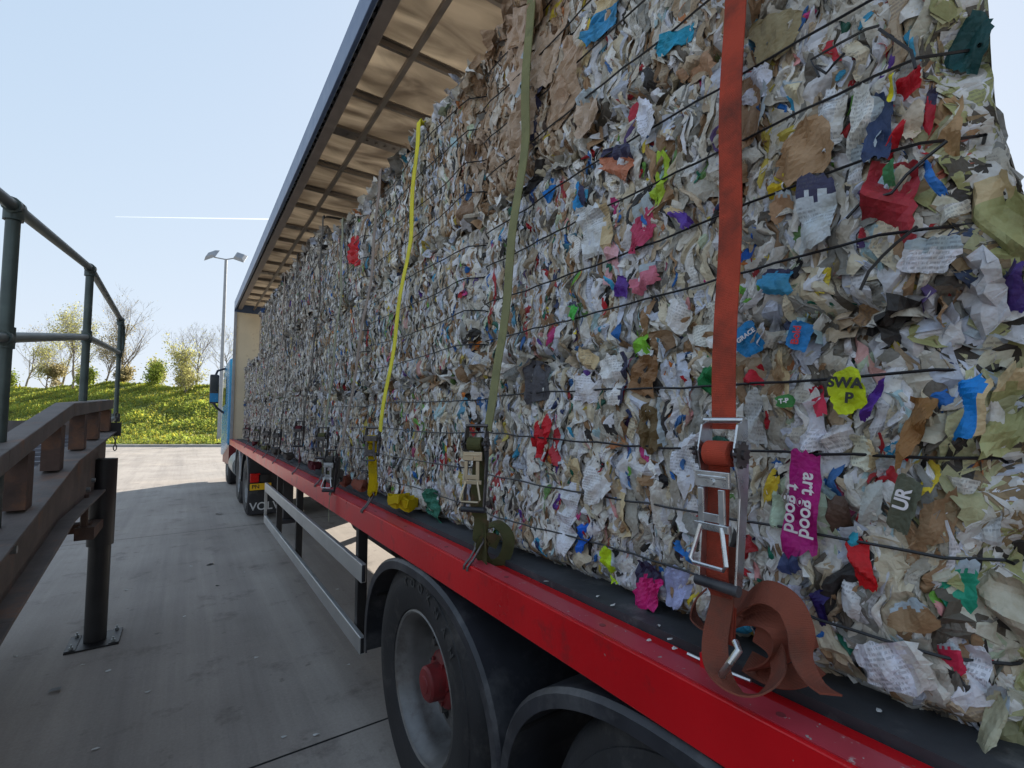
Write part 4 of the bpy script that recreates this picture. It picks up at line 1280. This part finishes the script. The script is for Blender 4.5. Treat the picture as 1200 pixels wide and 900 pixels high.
def bundle(mb, y, z, X, s=1.0, seed=1, width=.05, n=9):
    rg = random.Random(seed)
    P = []
    for k in range(n):
        a = k * 2.1 + rg.uniform(-.3, .3)
        P.append((X + .035 * s * math.cos(a) + rg.uniform(-.01, .01), y + .055 * s * math.sin(a) - k * .005 * s, z + .022 + .03 * s * abs(math.sin(a * .7)) + rg.uniform(0, .02) * s))
    mb.tail(P, (.6, .2, .8), width * .85, .003, 5)
bundle(mb, 2.47, DECK, .13, 1.5, 3); mb.build('loose_tail', web_gold, S3); mb = MB(); bundle(mb, 2.40, DECK, .15, 1.3, 8)
mb.build('loose_tail', web_gold, S3)
S4 = strap('grey brown strap whose dark ratchet hangs outside the red edge rail', 3.33, 2.95, web_grey, web_dark, 1.44, 1.16, mats=(dark_steel, None, steel), tw=R(45), xo=-.03, loww=(.9, -.3, 0))
mb = MB(); bundle(mb, 3.15, DECK, .13, 1.4, 4); mb.build('loose_tail', web_faded, S4); mb = MB(); bundle(mb, 3.45, DECK, .12, 1.2, 6); mb.build('loose_tail', web_faded, S4)
mb = MB(); mb.ribbon([(-.02, 3.25, 1.16), (-.03, 3.24, 1.10), (-.03, 3.25, .98)], (.2, 1, 0), .03, .003, 4); mb.build('dangling_end', web_greygreen, S4)
S5 = strap('thin grey green strap just ahead of the grey brown one', 3.78, 3.86, web_greygreen, web_olive_dark, 1.58, 1.34, mats=(dark_steel, None, dark_steel), tw=R(50))
mb = MB(); bundle(mb, 3.82, DECK, .13, 1.2, 9); mb.build('loose_tail', web_olive_dark, S5)
S6 = strap('maroon strap with dark red tail lying on the deck', 4.70, 4.55, web_dark, web_maroon, 1.62, 1.38, mats=(dark_steel, None, dark_steel), tw=R(50), ztop=3.50)
mb = MB(); bundle(mb, 4.55, DECK, .14, 1.6, 11, n=12); mb.build('loose_tail', web_maroon, S6)
fars = [(5.9, 'charcoal strap with a black coil at its foot, fourth from the headboard', web_dark, web_dark), (6.75, 'dull grey strap in front of the grey bales, third from the headboard', web_grey, web_dark),
        (7.75, 'dark grey strap with green tail, second from the headboard', web_dark, web_olive_dark), (9.1, 'farthest faded strap, closest to the headboard', web_grey, web_maroon)]
for i, (y, lb, ma, mb_) in enumerate(fars):
    s = strap(lb, y, y - .1, ma, mb_, 1.52, 1.3, mats=(dark_steel, None, dark_steel), ztop=3.50, tw=R(50))
    mb = MB(); bundle(mb, y - .1, DECK, .13, 1.5, 20 + i, n=10); mb.build('loose_tail', mb_, s)

# ------------------------------------------------------------------ loading ramp
RP = thing('loading_ramp', 'rusty steel yard ramp with pipe handrails beside the lorry', 'loading ramp', (-2.4, 4.7, 0))
XR = -1.36
def beam_top(y):
    if y < 3.5: return 1.40 + (y - 3.5) * .175
    return 1.40 + (y - 3.5) * .073
def beam_bot(y): return beam_top(y) - (.27 if y < 3 else .27 + .06 * (y - 3))
def curb(y):
    if y < 3.52: return 1.725 + (y - 3.52) * .17
    return 1.725 + (y - 3.52) * .04
ys = [-4.2, -2, 0, 2.4, 3.5, 5.16]
for X, inner in ((XR, -1), (-3.45, 1)):
    mb = MB()
    for a, b in zip(ys[:-1], ys[1:]):
        mb.hexa([(X - .008, a, beam_bot(a)), (X + .008, a, beam_bot(a)), (X + .008, b, beam_bot(b)), (X - .008, b, beam_bot(b))],
                [(X - .008, a, beam_top(a) - .002), (X + .008, a, beam_top(a) - .002), (X + .008, b, beam_top(b) - .002), (X - .008, b, beam_top(b) - .002)])
        for zf, t in ((beam_top, .012), (beam_bot, -.014)):
            z1_, z2_ = zf(a), zf(b)
            mb.hexa([(X - .075, a, z1_ - (0 if t > 0 else .014)), (X + .075, a, z1_ - (0 if t > 0 else .014)), (X + .075, b, z2_ - (0 if t > 0 else .014)), (X - .075, b, z2_ - (0 if t > 0 else .014))],
                    [(X - .075, a, z1_ + (t if t > 0 else 0)), (X + .075, a, z1_ + (t if t > 0 else 0)), (X + .075, b, z2_ + (t if t > 0 else 0)), (X - .075, b, z2_ + (t if t > 0 else 0))])
    mb.build('side_beam', ramp_m, RP, bevel=.002)
    mb = MB()
    cy_ = [-3.6, 0, 2.4, 3.52, 5.19]
    for a, b in zip(cy_[:-1], cy_[1:]):
        mb.hexa([(X - .04, a, curb(a) - .075), (X + .04, a, curb(a) - .075), (X + .04, b, curb(b) - .075), (X - .04, b, curb(b) - .075)],
                [(X - .04, a, curb(a)), (X + .04, a, curb(a)), (X + .04, b, curb(b)), (X - .04, b, curb(b))])
    mb.build('kerb_rail', ramp_m, RP, bevel=.004)
    for y in [-3.2, -2.4, -1.6, -.8, 0, .8, 1.5, 2.15, 2.72, 3.3, 3.95, 4.5, 5.08]:
        mb = MB(); mb.box(X - .035, X + .035, y - .05, y + .05, beam_top(y) + .018, curb(y) - .080)
        mb.build('stub_post', rust, RP)
mb = MB()
for a, b in zip(ys[:-1], ys[1:]):
    mb.hexa([(-3.37, a, beam_top(a) - .05), (XR - .085, a, beam_top(a) - .05), (XR - .085, b, beam_top(b) - .05), (-3.37, b, beam_top(b) - .05)],
            [(-3.37, a, beam_top(a) - .02), (XR - .085, a, beam_top(a) - .02), (XR - .085, b, beam_top(b) - .02), (-3.37, b, beam_top(b) - .02)])
for k in range(46):
    y = -4 + k * .2
    mb.box(-3.36, XR - .09, y, y + .03, beam_top(y) - .019, beam_top(y) - .002)
mb.build('deck_plate', plate_m, RP)
mb = MB(); mb.box(-3.5, XR + .0, 5.175, 5.19, 1.15, 1.62); mb.build('end_plate', ramp_m, RP)
# support legs
for X in (XR + .05, -3.45):
    ly = 4.72
    mb = MB()
    mb.tube([(X, ly, .70), (X, ly, 1.335)], .080, 24)
    mb.tube([(X, ly, .015), (X, ly, .71)], .066, 24)
    lg = mb.build('support_leg', black_steel, RP)
    mb = MB(); mb.box(X - .15, X + .15, ly - .15, ly + .15, .0, .012)
    for dx in (-.12, .12):
        mb.box(X + dx - .03 * (1 if dx > 0 else 1), X + dx + .03, ly - .145, ly + .145, .0125, .018)
    mb.build('base_plate', black_steel, lg, bevel=.002)
    for bx_, by_ in ((-.115, -.115), (.115, -.115), (-.115, .115), (.115, .115)):
        mb = MB(); mb.tube([(X + bx_, ly + by_, .018), (X + bx_, ly + by_, .034)], .013, 6, smooth=False); mb.tube([(X + bx_, ly + by_, .034), (X + bx_, ly + by_, .05)], .006, 6); mb.build('anchor_bolt', galv, lg)
    s = 1 if X > -2 else -1
    mb = MB(); mb.box(X - .25, X - .02, ly - .35, ly - .25, .86, .92); mb.hexa([(X - .08, ly - .5, .84), (X + .02, ly - .5, .84), (X + .02, ly - .06, .84), (X - .08, ly - .06, .84)], [(X - .08, ly - .5, .92), (X + .02, ly - .5, .92), (X + .02, ly - .06, .90), (X - .08, ly - .06, .90)])
    mb.tube([(X - .04, ly - .45, .9), (X - .04, ly - .45, 1.13)], .02, 8)
    mb.build('brace', rust, RP)
# handrails
for X in (XR - .02, -3.43):
    tops = [(-3.4, 1.62), (.6, 2.20), (2.53, 2.448), (4.2, 2.645), (6.0, 2.60)]
    mids = [(-3.4, 1.12), (.6, 1.69), (2.53, 1.945), (4.2, 2.18), (6.0, 2.275)]
    mb = MB()
    mb.tube([(X, y, z) for y, z in tops], .022, 12)
    mb.tube([(X, y, z) for y, z in mids], .021, 12)
    hr = mb.build('handrail', rail_paint, RP)
    for k, (y, z) in enumerate(tops):
        mb = MB()
        zb = (beam_top(min(y, 5.1)) - .12) if y < 5.2 else 1.62
        mb.tube([(X, y, zb), (X, y, z)], .022 if y < 5 else .019, 12)
        if y > 5.2:
            mb.tube([(X, y, zb + .02), (X, y - .3, zb + .0), (X, y - .86, zb - .02)], .022, 8)
            mb.tube([(X, y, zb - .02), (X, y, zb + .06)], .034, 10)
        mb.build('rail_post', rail_paint, RP)
        mb = MB()
        zm = mids[k][1]
        mb.tube([(X, y, z - .055), (X, y, z + .012)], .030, 12); mb.tube([(X, y - .038, z - .005 * (1)), (X, y + .038, z + .005)], .030, 12); mb.build('clamp', rail_paint, hr); mb = MB()
        mb.tube([(X, y, zm - .04), (X, y, zm + .04)], .028, 12); mb.tube([(X, y - .038, zm - .004), (X, y + .038, zm + .004)], .028, 12)
        mb.build('clamp', rail_paint, hr)
    if True:
        mb = MB(); y = 6.0
        mb.tube([(X, y, 2.60), (X, y + .17, 2.56), (X, y + .21, 2.5), (X, y + .21, 2.38), (X, y + .17, 2.31), (X, y, 2.275)], .022, 10)
        mb.build('rail_end_loop', rail_paint, RP)
# flange bolts and a hanging chain at the front corner
for y, z in ((2.62, 1.14), (2.7, 1.2), (4.3, 1.16), (4.5, 1.2)):
    mb = MB()
    mb.tube([(XR + .008, y, z), (XR + .03, y, z)], .016, 6, smooth=False)
    mb.build('bolt', galv, RP)
ch = MB()
for k in range(7):
    z = 1.66 - k * .045
    a = (k % 2) * math.pi / 2
    ring = [(XR + .06 + .011 * math.cos(t) * math.cos(a), 5.22 + .011 * math.cos(t) * math.sin(a), z + .026 * math.sin(t)) for t in [j * math.pi / 4 for j in range(9)]]
    ch.tube(ring, .0045, 5, cap=False)
ch.build('hanging_chain', dark_steel, RP)
mb = MB(); mb.box(XR + .02, XR + .10, 5.13, 5.175, 1.49, 1.6); mb.build('corner_bracket', black_steel, RP)

# ------------------------------------------------------------------ ground
def struct(o): o['kind'] = 'structure'; return o
gm = bpy.data.materials.new('yard_concrete')
gm.use_nodes = True
n = gm.node_tree.nodes; l = gm.node_tree.links
b = n['Principled BSDF']
tc = n.new('ShaderNodeTexCoord')
def noise(scale, det=6, vec=None, rough=.6):
    k = n.new('ShaderNodeTexNoise'); k.inputs['Scale'].default_value = scale; k.inputs['Detail'].default_value = det; k.inputs['Roughness'].default_value = rough
    l.new(vec or tc.outputs['Object'], k.inputs['Vector']); return k.outputs[0]
def ramp(inp, p0, c0, p1, c1):
    r = n.new('ShaderNodeValToRGB'); r.color_ramp.elements[0].position = p0; r.color_ramp.elements[0].color = (*c0, 1)
    r.color_ramp.elements[1].position = p1; r.color_ramp.elements[1].color = (*c1, 1); l.new(inp, r.inputs[0]); return r.outputs[0]
def mixc(f, a, c, mode='MIX'):
    k = n.new('ShaderNodeMix'); k.data_type = 'RGBA'; k.blend_type = mode
    if isinstance(f, float): k.inputs[0].default_value = f
    else: l.new(f, k.inputs[0])
    for s, i in ((a, 6), (c, 7)):
        if isinstance(s, tuple): k.inputs[i].default_value = (*s, 1)
        else: l.new(s, k.inputs[i])
    return k.outputs[2]
base = ramp(noise(.7, 8), .3, (.325, .285, .25), .7, (.45, .40, .355))
fine = ramp(noise(60, 5, rough=.8), .35, (.78, .78, .78), .65, (1.0, 1.0, 1.0))
base = mixc(.8, base, fine, 'MULTIPLY')
stain = ramp(noise(2.6, 8, rough=.7), .56, (1, 1, 1), .74, (.42, .41, .41))
base = mixc(.9, base, stain, 'MULTIPLY')
wornp = ramp(noise(.45, 6, rough=.65), .55, (1, 1, 1), .7, (1.22, 1.18, 1.12))
base = mixc(.8, base, wornp, 'MULTIPLY')
spots = ramp(noise(9, 3), .66, (1, 1, 1), .74, (.35, .34, .34))
base = mixc(.55, base, spots, 'MULTIPLY')
mp = n.new('ShaderNodeMapping'); mp.inputs['Scale'].default_value = (14, .35, 1); l.new(tc.outputs['Object'], mp.inputs[0])
brush = ramp(noise(1, 6, mp.outputs[0], .75), .35, (.80, .80, .80), .65, (1.06, 1.06, 1.06))
base = mixc(.5, base, brush, 'MULTIPLY')
mp2 = n.new('ShaderNodeMapping'); mp2.inputs['Scale'].default_value = (2.2, .09, 1); mp2.inputs['Rotation'].default_value = (0, 0, R(4)); l.new(tc.outputs['Object'], mp2.inputs[0])
tyre = ramp(noise(1, 4, mp2.outputs[0]), 0.5, (1, 1, 1), .7, (.58, .58, .6))
base = mixc(.55, base, tyre, 'MULTIPLY')
l.new(base, b.inputs['Base Color'])
b.inputs['Roughness'].default_value = .8
bp = n.new('ShaderNodeBump'); bp.inputs['Strength'].default_value = .35; bp.inputs['Distance'].default_value = .004
l.new(noise(110, 4), bp.inputs['Height']); l.new(bp.outputs[0], b.inputs['Normal'])
far_m = mat('far_ground', (.16, .17, .07), .9, noise=.3, scale=.05)
mb = MB(); mb.add([(-900, -900, -.006), (900, -900, -.006), (900, 900, -.006), (-900, 900, -.006)], [(0, 1, 2, 3)])
struct(mb.build('ground', far_m))
# yard slabs: concrete bays with real joints between them
Fd = Vector((math.sin(ALPHA), math.cos(ALPHA))); Rd = Vector((math.cos(ALPHA), -math.sin(ALPHA)))
KZ = 26.2
def cam_pt(X, Z): return Vector((CAM.x, CAM.y)) + Fd * Z + Rd * X
mb = MB()
xs = [-66, -52, -38, -24, -17.5, -12, -6.6, 2.9, 8.4, 14, 24, 36, 50, 64]
yj = [-28 - 1.0, -20.3, -14.5, -8.8, -3.06, 2.64, 8.37, 14.1, 19.8, 25.5, 31.2, 37, 46, 56, 68]
g = .007
mbj = MB()
for i in range(len(xs) - 1):
    for j in range(len(yj) - 1):
        mb.add([(xs[i] + g, yj[j] + g, 0), (xs[i + 1] - g, yj[j] + g, 0), (xs[i + 1] - g, yj[j + 1] - g, 0), (xs[i] + g, yj[j + 1] - g, 0)], [(0, 1, 2, 3)])
yard = mb.build('concrete_yard', gm); struct(yard)
mb = MB(); mb.add([(-66, -29, -.004), (64, -29, -.004), (64, 68, -.004), (-66, 68, -.004)], [(0, 1, 2, 3)])
struct(mb.build('joint_filler', mat('joint_tar', (.03, .03, .03), .9)))
# kerb and bank behind the yard
def cam_quad(x0, x1, z0, z1, h0, h1):
    a, b_, c, d = cam_pt(x0, z0), cam_pt(x1, z0), cam_pt(x1, z1), cam_pt(x0, z1)
    return [(a.x, a.y, h0), (b_.x, b_.y, h0), (c.x, c.y, h0), (d.x, d.y, h0)], [(a.x, a.y, h1), (b_.x, b_.y, h1), (c.x, c.y, h1), (d.x, d.y, h1)]
mb = MB(); mb.hexa(*cam_quad(-75, 75, KZ, KZ + .22, -.02, .13)); struct(mb.build('kerb', kerb_m))
mb = MB(); mb.hexa(*cam_quad(-75, 75, KZ + .24, KZ + 1.0, -.02, .10)); struct(mb.build('verge_strip', mat('verge_soil', (.13, .11, .08), .9, noise=.3)))
rng = np.random.default_rng(3)
def bank_h(X, Z):
    t = np.clip((Z - (KZ + .8)) / 13.0, 0, 1)
    h = 3.35 * (t * t * (3 - 2 * t)) + .1
    h = h + t * (.28 * np.sin(X * .21 + 1) + .16 * np.sin(X * .63 + Z * .4) + .09 * np.sin(X * 1.7 + Z))
    h = h + t * np.clip(-(X + 14) * .035, -0.1, .8)
    return h
gx = np.linspace(-75, 75, 260); gz = np.concatenate([np.linspace(KZ + .8, KZ + 16, 44), np.array([KZ + 22, KZ + 40, KZ + 80])])
GX, GZ = np.meshgrid(gx, gz, indexing='ij')
GH = bank_h(GX, GZ) + rng.normal(0, .03, GX.shape)
wx = CAM.x + Fd.x * GZ + Rd.x * GX; wy_ = CAM.y + Fd.y * GZ + Rd.y * GX
P = np.stack([wx, wy_, GH], -1)
mb = MB()
a, b2 = P.shape[:2]
mb.add([tuple(p) for p in P.reshape(-1, 3)], [(i * b2 + j, i * b2 + j + 1, (i + 1) * b2 + j + 1, (i + 1) * b2 + j) for i in range(a - 1) for j in range(b2 - 1)], True)
struct(mb.build('grass_bank', mat('bank_turf', (.14, .18, .04), .95, noise=.5, scale=1.2, dirt=(.14, .12, .05), dirt_amt=.3, dscale=.8)))
# grass and low growth on the bank
def tufts(n, zlo, zhi, hlo, hhi, wlo, whi, xlo=-40, xhi=20):
    X = rng.uniform(xlo, xhi, n); Z = rng.uniform(zlo, zhi, n)
    clump = (np.sin(X * 1.1 + np.sin(Z * 1.7) * 2) + np.sin(Z * 2.3 + X * .4) + np.sin(X * 3.1 - Z)) / 3
    H = rng.uniform(hlo, hhi, n) * (1 + .5 * clump)
    C = np.stack([CAM.x + Fd.x * Z + Rd.x * X, CAM.y + Fd.y * Z + Rd.y * X, bank_h(X, Z) + H * .35], 1)
    Nn, T = frames(rng, n, (Fd.x * -1, Fd.y * -1), 1.5, .5, .55)
    W = rng.uniform(wlo, whi, n)
    br = np.clip(1.0 + .45 * clump + rng.normal(0, .18, n), .35, 1.8)[:, None]
    tint = np.where(rng.random((n, 1)) < .25, np.array([[1.5, 1.15, .9]]), np.array([[1.0, 1.0, 1.0]]))
    c1 = br * tint
    return sheets(rng, C, Nn, T, W, H, c1, c1 * .8, np.full(n, .5), np.zeros(n), 2, 3, 1, .1, torn=.3)
gr = build_sheets('bank_grass', [tufts(120000, KZ + .9, KZ + 15, .08, .28, .02, .07), tufts(5000, KZ + 1.5, KZ + 15, .1, .3, .08, .22)], grass_m)
gr['kind'] = 'stuff'; gr['label'] = 'rough green grass and brambles covering the bank beyond the yard'; gr['category'] = 'grass'

# far hills
mb = MB()
hm = mat('hill_blue', (.17, .21, .25), 1.0, noise=.1, scale=.01)
vs = []; n_ = 90
for k in range(n_ + 1):
    X = -900 + 1800 * k / n_
    h = 26 + 9 * math.sin(X * .008) + 5 * math.sin(X * .031 + 1) + 3 * math.sin(X * .09)
    a = cam_pt(X, 520); c = cam_pt(X * 1.1, 640)
    vs += [(a.x, a.y, -1), (a.x, a.y, h * .5), (c.x, c.y, h), (c.x, c.y, -1)]
fs = []
for k in range(n_):
    for j in range(3): fs.append((k * 4 + j, k * 4 + j + 1, (k + 1) * 4 + j + 1, (k + 1) * 4 + j))
mb.add(vs, fs, True); struct(mb.build('hills', hm))

# contrails high up
def contrail(px0, py0, px1, py1, H, r, label):
    a = on_z(px0, py0, H); b_ = on_z(px1, py1, H)
    pts = [a.lerp(b_, k / 20) for k in range(21)]
    mb = MB(); mb.tube(pts, [r * (.25 + .75 * k / 20) for k in range(21)], 6)
    m = MATS.get('contrail')
    if not m:
        m = mat('contrail', (.9, .9, .9), 1.0, noise=.02)
        nn = m.node_tree.nodes; ll = m.node_tree.links
        tr = nn.new('ShaderNodeBsdfTransparent'); mx = nn.new('ShaderNodeMixShader'); mx.inputs[0].default_value = .09
        ll.new(tr.outputs[0], mx.inputs[1]); td = nn.new('ShaderNodeBsdfTranslucent'); td.inputs[0].default_value = (1, 1, 1, 1); ll.new(td.outputs[0], mx.inputs[2]); ll.new(mx.outputs[0], nn['Material Output'].inputs[0])
    o = mb.build('contrail', m); o['kind'] = 'stuff'; o['label'] = label; o['category'] = 'contrail'
contrail(135, 254, 330, 257, 1600, 6.5, 'thin white vapour trail across the pale blue sky')

# ------------------------------------------------------------------ lamp post
LP = cam_pt((258.5 - 600) / FPX * 28.2, 28.2)
lamp = thing('lamp_post', 'tall grey floodlight mast with two heads behind the lorry', 'street lamp', (LP.x, LP.y, 0))
LH = 11.1
mb = MB(); mb.tube([(LP.x, LP.y, 0), (LP.x, LP.y, 3), (LP.x, LP.y, LH)], [.13, .11, .075], 14); mb.build('mast', lamp_grey, lamp)
mb = MB(); a = Vector((LP.x, LP.y, LH)) ; rv = Vector((Rd.x, Rd.y, 0)); fv = Vector((Fd.x, Fd.y, 0))
mb.tube([a - rv * .72 + Vector((0, 0, .12)), a - Vector((0, 0, .02)), a + rv * .62 + Vector((0, 0, .08))], .035, 8); mb.build('cross_arm', lamp_grey, lamp)
for s, dx in ((-1, -.85), (1, .85)):
    c = a + rv * dx + Vector((0, 0, .22 if s < 0 else .1))
    hx = rv * .34; hy = (-fv * .22 + Vector((0, 0, -.28)));
    hx = hx + Vector((0, 0, -.12 * s))
    nz_ = hx.cross(hy).normalized()
    if nz_.z < 0: nz_ = -nz_
    lo = [c - hx - hy, c + hx - hy, c + hx + hy, c - hx + hy]
    hi = [c - hx * .6 - hy * .6 + nz_ * .16, c + hx * .6 - hy * .6 + nz_ * .16, c + hx * .6 + hy * .6 + nz_ * .16, c - hx * .6 + hy * .6 + nz_ * .16]
    mb = MB(); mb.hexa(lo, hi); hd = mb.build('floodlight_head', lamp_grey, lamp, bevel=.02)
    mb = MB(); e = -nz_ * .006
    mb.add([c - hx * .85 - hy * .85 + e, c + hx * .85 - hy * .85 + e, c + hx * .85 + hy * .85 + e, c - hx * .85 + hy * .85 + e], [(0, 1, 2, 3)]); mb.build('floodlight_glass', mat('flood_glass', (.35, .34, .32), .2), hd)

# ------------------------------------------------------------------ trees
def tree(name, label, X, Z, h, spread, seed, leaves, lm, nbr=7, leaf_size=.09, low=.12, group='bare spring trees on the bank', zoff=0.0):
    X, Z, h, leaf_size = X * 1.2, Z * 1.2, h * 1.0, leaf_size * 1.05
    rg = random.Random(seed)
    p0 = cam_pt(X, Z); z0 = float(bank_h(np.array(X), np.array(Z))) - .1 + zoff
    t = thing(name, label, 'tree', (p0.x, p0.y, z0), group)
    tips = []
    mbt, mbb = MB(), MB()
    def limb(p, d, L, r, lev):
        n = 4 if lev < 2 else 3
        pts = [p]; rs = [r]
        q = p.copy(); dd = d.copy()
        for k in range(n):
            dd = (dd + Vector((rg.uniform(-.2, .2), rg.uniform(-.2, .2), rg.uniform(-.03, .18)))).normalized()
            q = q + dd * (L / n)
            pts.append(q.copy()); rs.append(r * (1 - .72 * (k + 1) / n))
        (mbt if lev == 0 else mbb).tube(pts, rs, 6 if lev < 2 else 3, cap=False)
        if lev >= 2: tips.extend(pts[1:])
        if lev < 4:
            nb = (nbr, 5, 4, 3)[lev]
            for k in range(nb):
                f = rg.uniform(low if lev == 0 else .2, .98)
                i = min(n - 1, int(f * n)); bp_ = pts[i].lerp(pts[i + 1], f * n - i)
                az = rg.uniform(0, 6.283); el = rg.uniform(.25, 1.0)
                nd = (dd * (.55) + Vector((math.cos(az) * math.cos(el), math.sin(az) * math.cos(el), math.sin(el))) * spread).normalized()
                limb(bp_, nd, L * rg.uniform(.42, .66), max(.0055, rs[i] * .5), lev + 1)
    base = Vector((p0.x, p0.y, z0))
    limb(base, Vector((rg.uniform(-.1, .1), rg.uniform(-.1, .1), 1)).normalized(), h * .72, h * .016, 0)
    mbt.build('trunk', bark, t)
    mbb.build('crown', bark, t)
    if leaves:
        r2 = np.random.default_rng(seed)
        tp = np.array([tuple(v) for v in tips])
        i = r2.integers(0, len(tp), leaves)
        C = tp[i] + r2.normal(0, .2, (leaves, 3))
        Nn, T = frames(r2, leaves, (1, 0), 2, .8, 2)
        W = r2.uniform(leaf_size * .5, leaf_size, leaves)
        c1 = np.clip(r2.normal(1, .25, (leaves, 1)), .4, 1.8) * np.array([[1, 1, 1]])
        build_sheets('leaves', [sheets(r2, C, Nn, T, W, W * 1.3, c1, c1, np.full(leaves, 2.), np.zeros(leaves), 2, 2, 1, .1, torn=.3)], lm, t)
    return t
def at_px(px, Z): return (px - 600) / FPX * Z
T_ = [('bare_tree', 'bare tree with a loose crown at the far left of the bank', 28, 36, 5.4, 17, 250, olive_leaf_m, 9, .07),
 ('bare_tree', 'bare grey tree between the two nearer handrail posts', 70, 35, 6.2, 11, 260, bud_m, 10, .07),
 ('bare_tree', 'tallest bare tree behind the end of the handrail', 140, 34, 7.4, 12, 300, olive_leaf_m, 11, .07),
 ('budding_tree', 'yellow green budding tree behind the middle handrail post', 84, 32, 5.4, 13, 2600, bud_m, 11, .085),
 ('budding_tree', 'brownish leafing tree beside the farthest handrail post', 122, 33, 4.8, 23, 2200, olive_leaf_m, 11, .08),
 ('budding_tree', 'small yellowish tree low behind the nearest handrail post', 52, 33, 3.6, 29, 1700, bud_m, 10, .08),
 ('budding_shrub', 'round yellow green bush left of the floodlight mast', 217, 31, 3.4, 14, 3400, bud_m, 14, .09),
 ('bare_tree', 'thin bare tree rising behind the round yellow green bush', 228, 34, 5.6, 15, 120, bud_m, 11, .06),
 ('bare_tree', 'small bare tree beside the lorry cab', 266, 35, 5.0, 16, 120, bud_m, 10, .06)]
for i, (nm, lb, px, Z, h, sd_, lv, lm, nb, lsz) in enumerate(T_):
    tree(nm, lb, at_px(px, Z), Z, h, .95 if 'shrub' not in nm else 1.15, sd_, lv, lm, nb, lsz, low=.1 if 'shrub' not in nm else .02)
L_ = [(8, 'leftmost low bramble mound on the bank crest'), (40, 'low bramble mound behind the nearest handrail post'), (66, 'low mound between the nearest and the middle handrail posts'), (98, 'low mound right behind the middle handrail post'),
      (128, 'low mound just left of the farthest handrail post'), (156, 'low mound just right of the farthest handrail post'), (180, 'low green mound in the gap left of the round bush'), (205, 'low green mound at the foot of the round bush'), (246, 'low green mound left of the floodlight mast foot')]
for i, (px, lb) in enumerate(L_):
    tree('bramble_shrub', lb, at_px(px, 32), 32 + (i % 3), 1.3 + .5 * ((i * 7) % 4) / 3, 1.4, 60 + i, 1500, (grass_m, olive_leaf_m, bud_m)[i % 3], 10, .12, low=.02, group='low shrubs on the bank')

# ------------------------------------------------------------------ litter
def scrap(px, py, s, m, label, zz, group, nm='paper_scrap', cat='litter'):
    p = on_z(px, py, zz)
    mb = MB()
    rg = random.Random(int(px * 7 + py))
    n_ = 6
    vs = [(p.x, p.y, zz + s * .25 + .003)]
    for k in range(n_):
        a = k * 6.283 / n_
        r = s * rg.uniform(.5, 1.1)
        vs.append((p.x + r * math.cos(a), p.y + r * math.sin(a) * .6, zz + .003 + abs(rg.gauss(0, s * .18))))
    mb.add(vs, [(0, k + 1, (k + 1) % n_ + 1) for k in range(n_)])
    tag(mb.build(nm, m), label, cat, group)
white_scrap = mat('scrap_white', (.62, .62, .6), .7)
dark_scrap = mat('scrap_dark', (.05, .05, .045), .8)
for px, py in ((216, 723), (395, 691), (148, 692), (97, 780), (286, 671), (172, 812), (370, 862), (333, 864), (408, 780), (111, 879), (500 - 276, 664), (300, 771), (126, 787), (18, 770)):
    scrap(px, py, .02 if py > 600 else .03, white_scrap, 'tiny white paper scrap lying on the shaded concrete', 0.0, 'white paper scraps on the concrete')
scrap(246, 662, .055, dark_scrap, 'curled dark leaf on the concrete between ramp leg and side guard', 0, None, 'dead_leaf')
scrap(65, 810, .05, mat('scrap_grey', (.2, .2, .2), .8), 'crumpled grey scrap on the concrete below the ramp leg', 0, None)
scrap(255, 687, .025, dark_scrap, 'small dark leaf nearest the side guard on the concrete', 0, None, 'dead_leaf')
scrap(256, 603, .09, dark_scrap, 'flat dark leaf near the lorry rear mudflap', 0, None, 'dead_leaf')
for px, py in ((772, 735), (718, 711), (760, 762 - 10), (785, 757 - 6), (700, 700), (640, 683), (1030, 835), (790, 762)):
    scrap(px, py, .010, white_scrap, 'small white paper shred lying on the trailer deck edge', DECK + .0, 'white shreds on the deck')

print('objects', len(bpy.data.objects), 'verts', sum(len(m.vertices) for m in bpy.data.meshes))
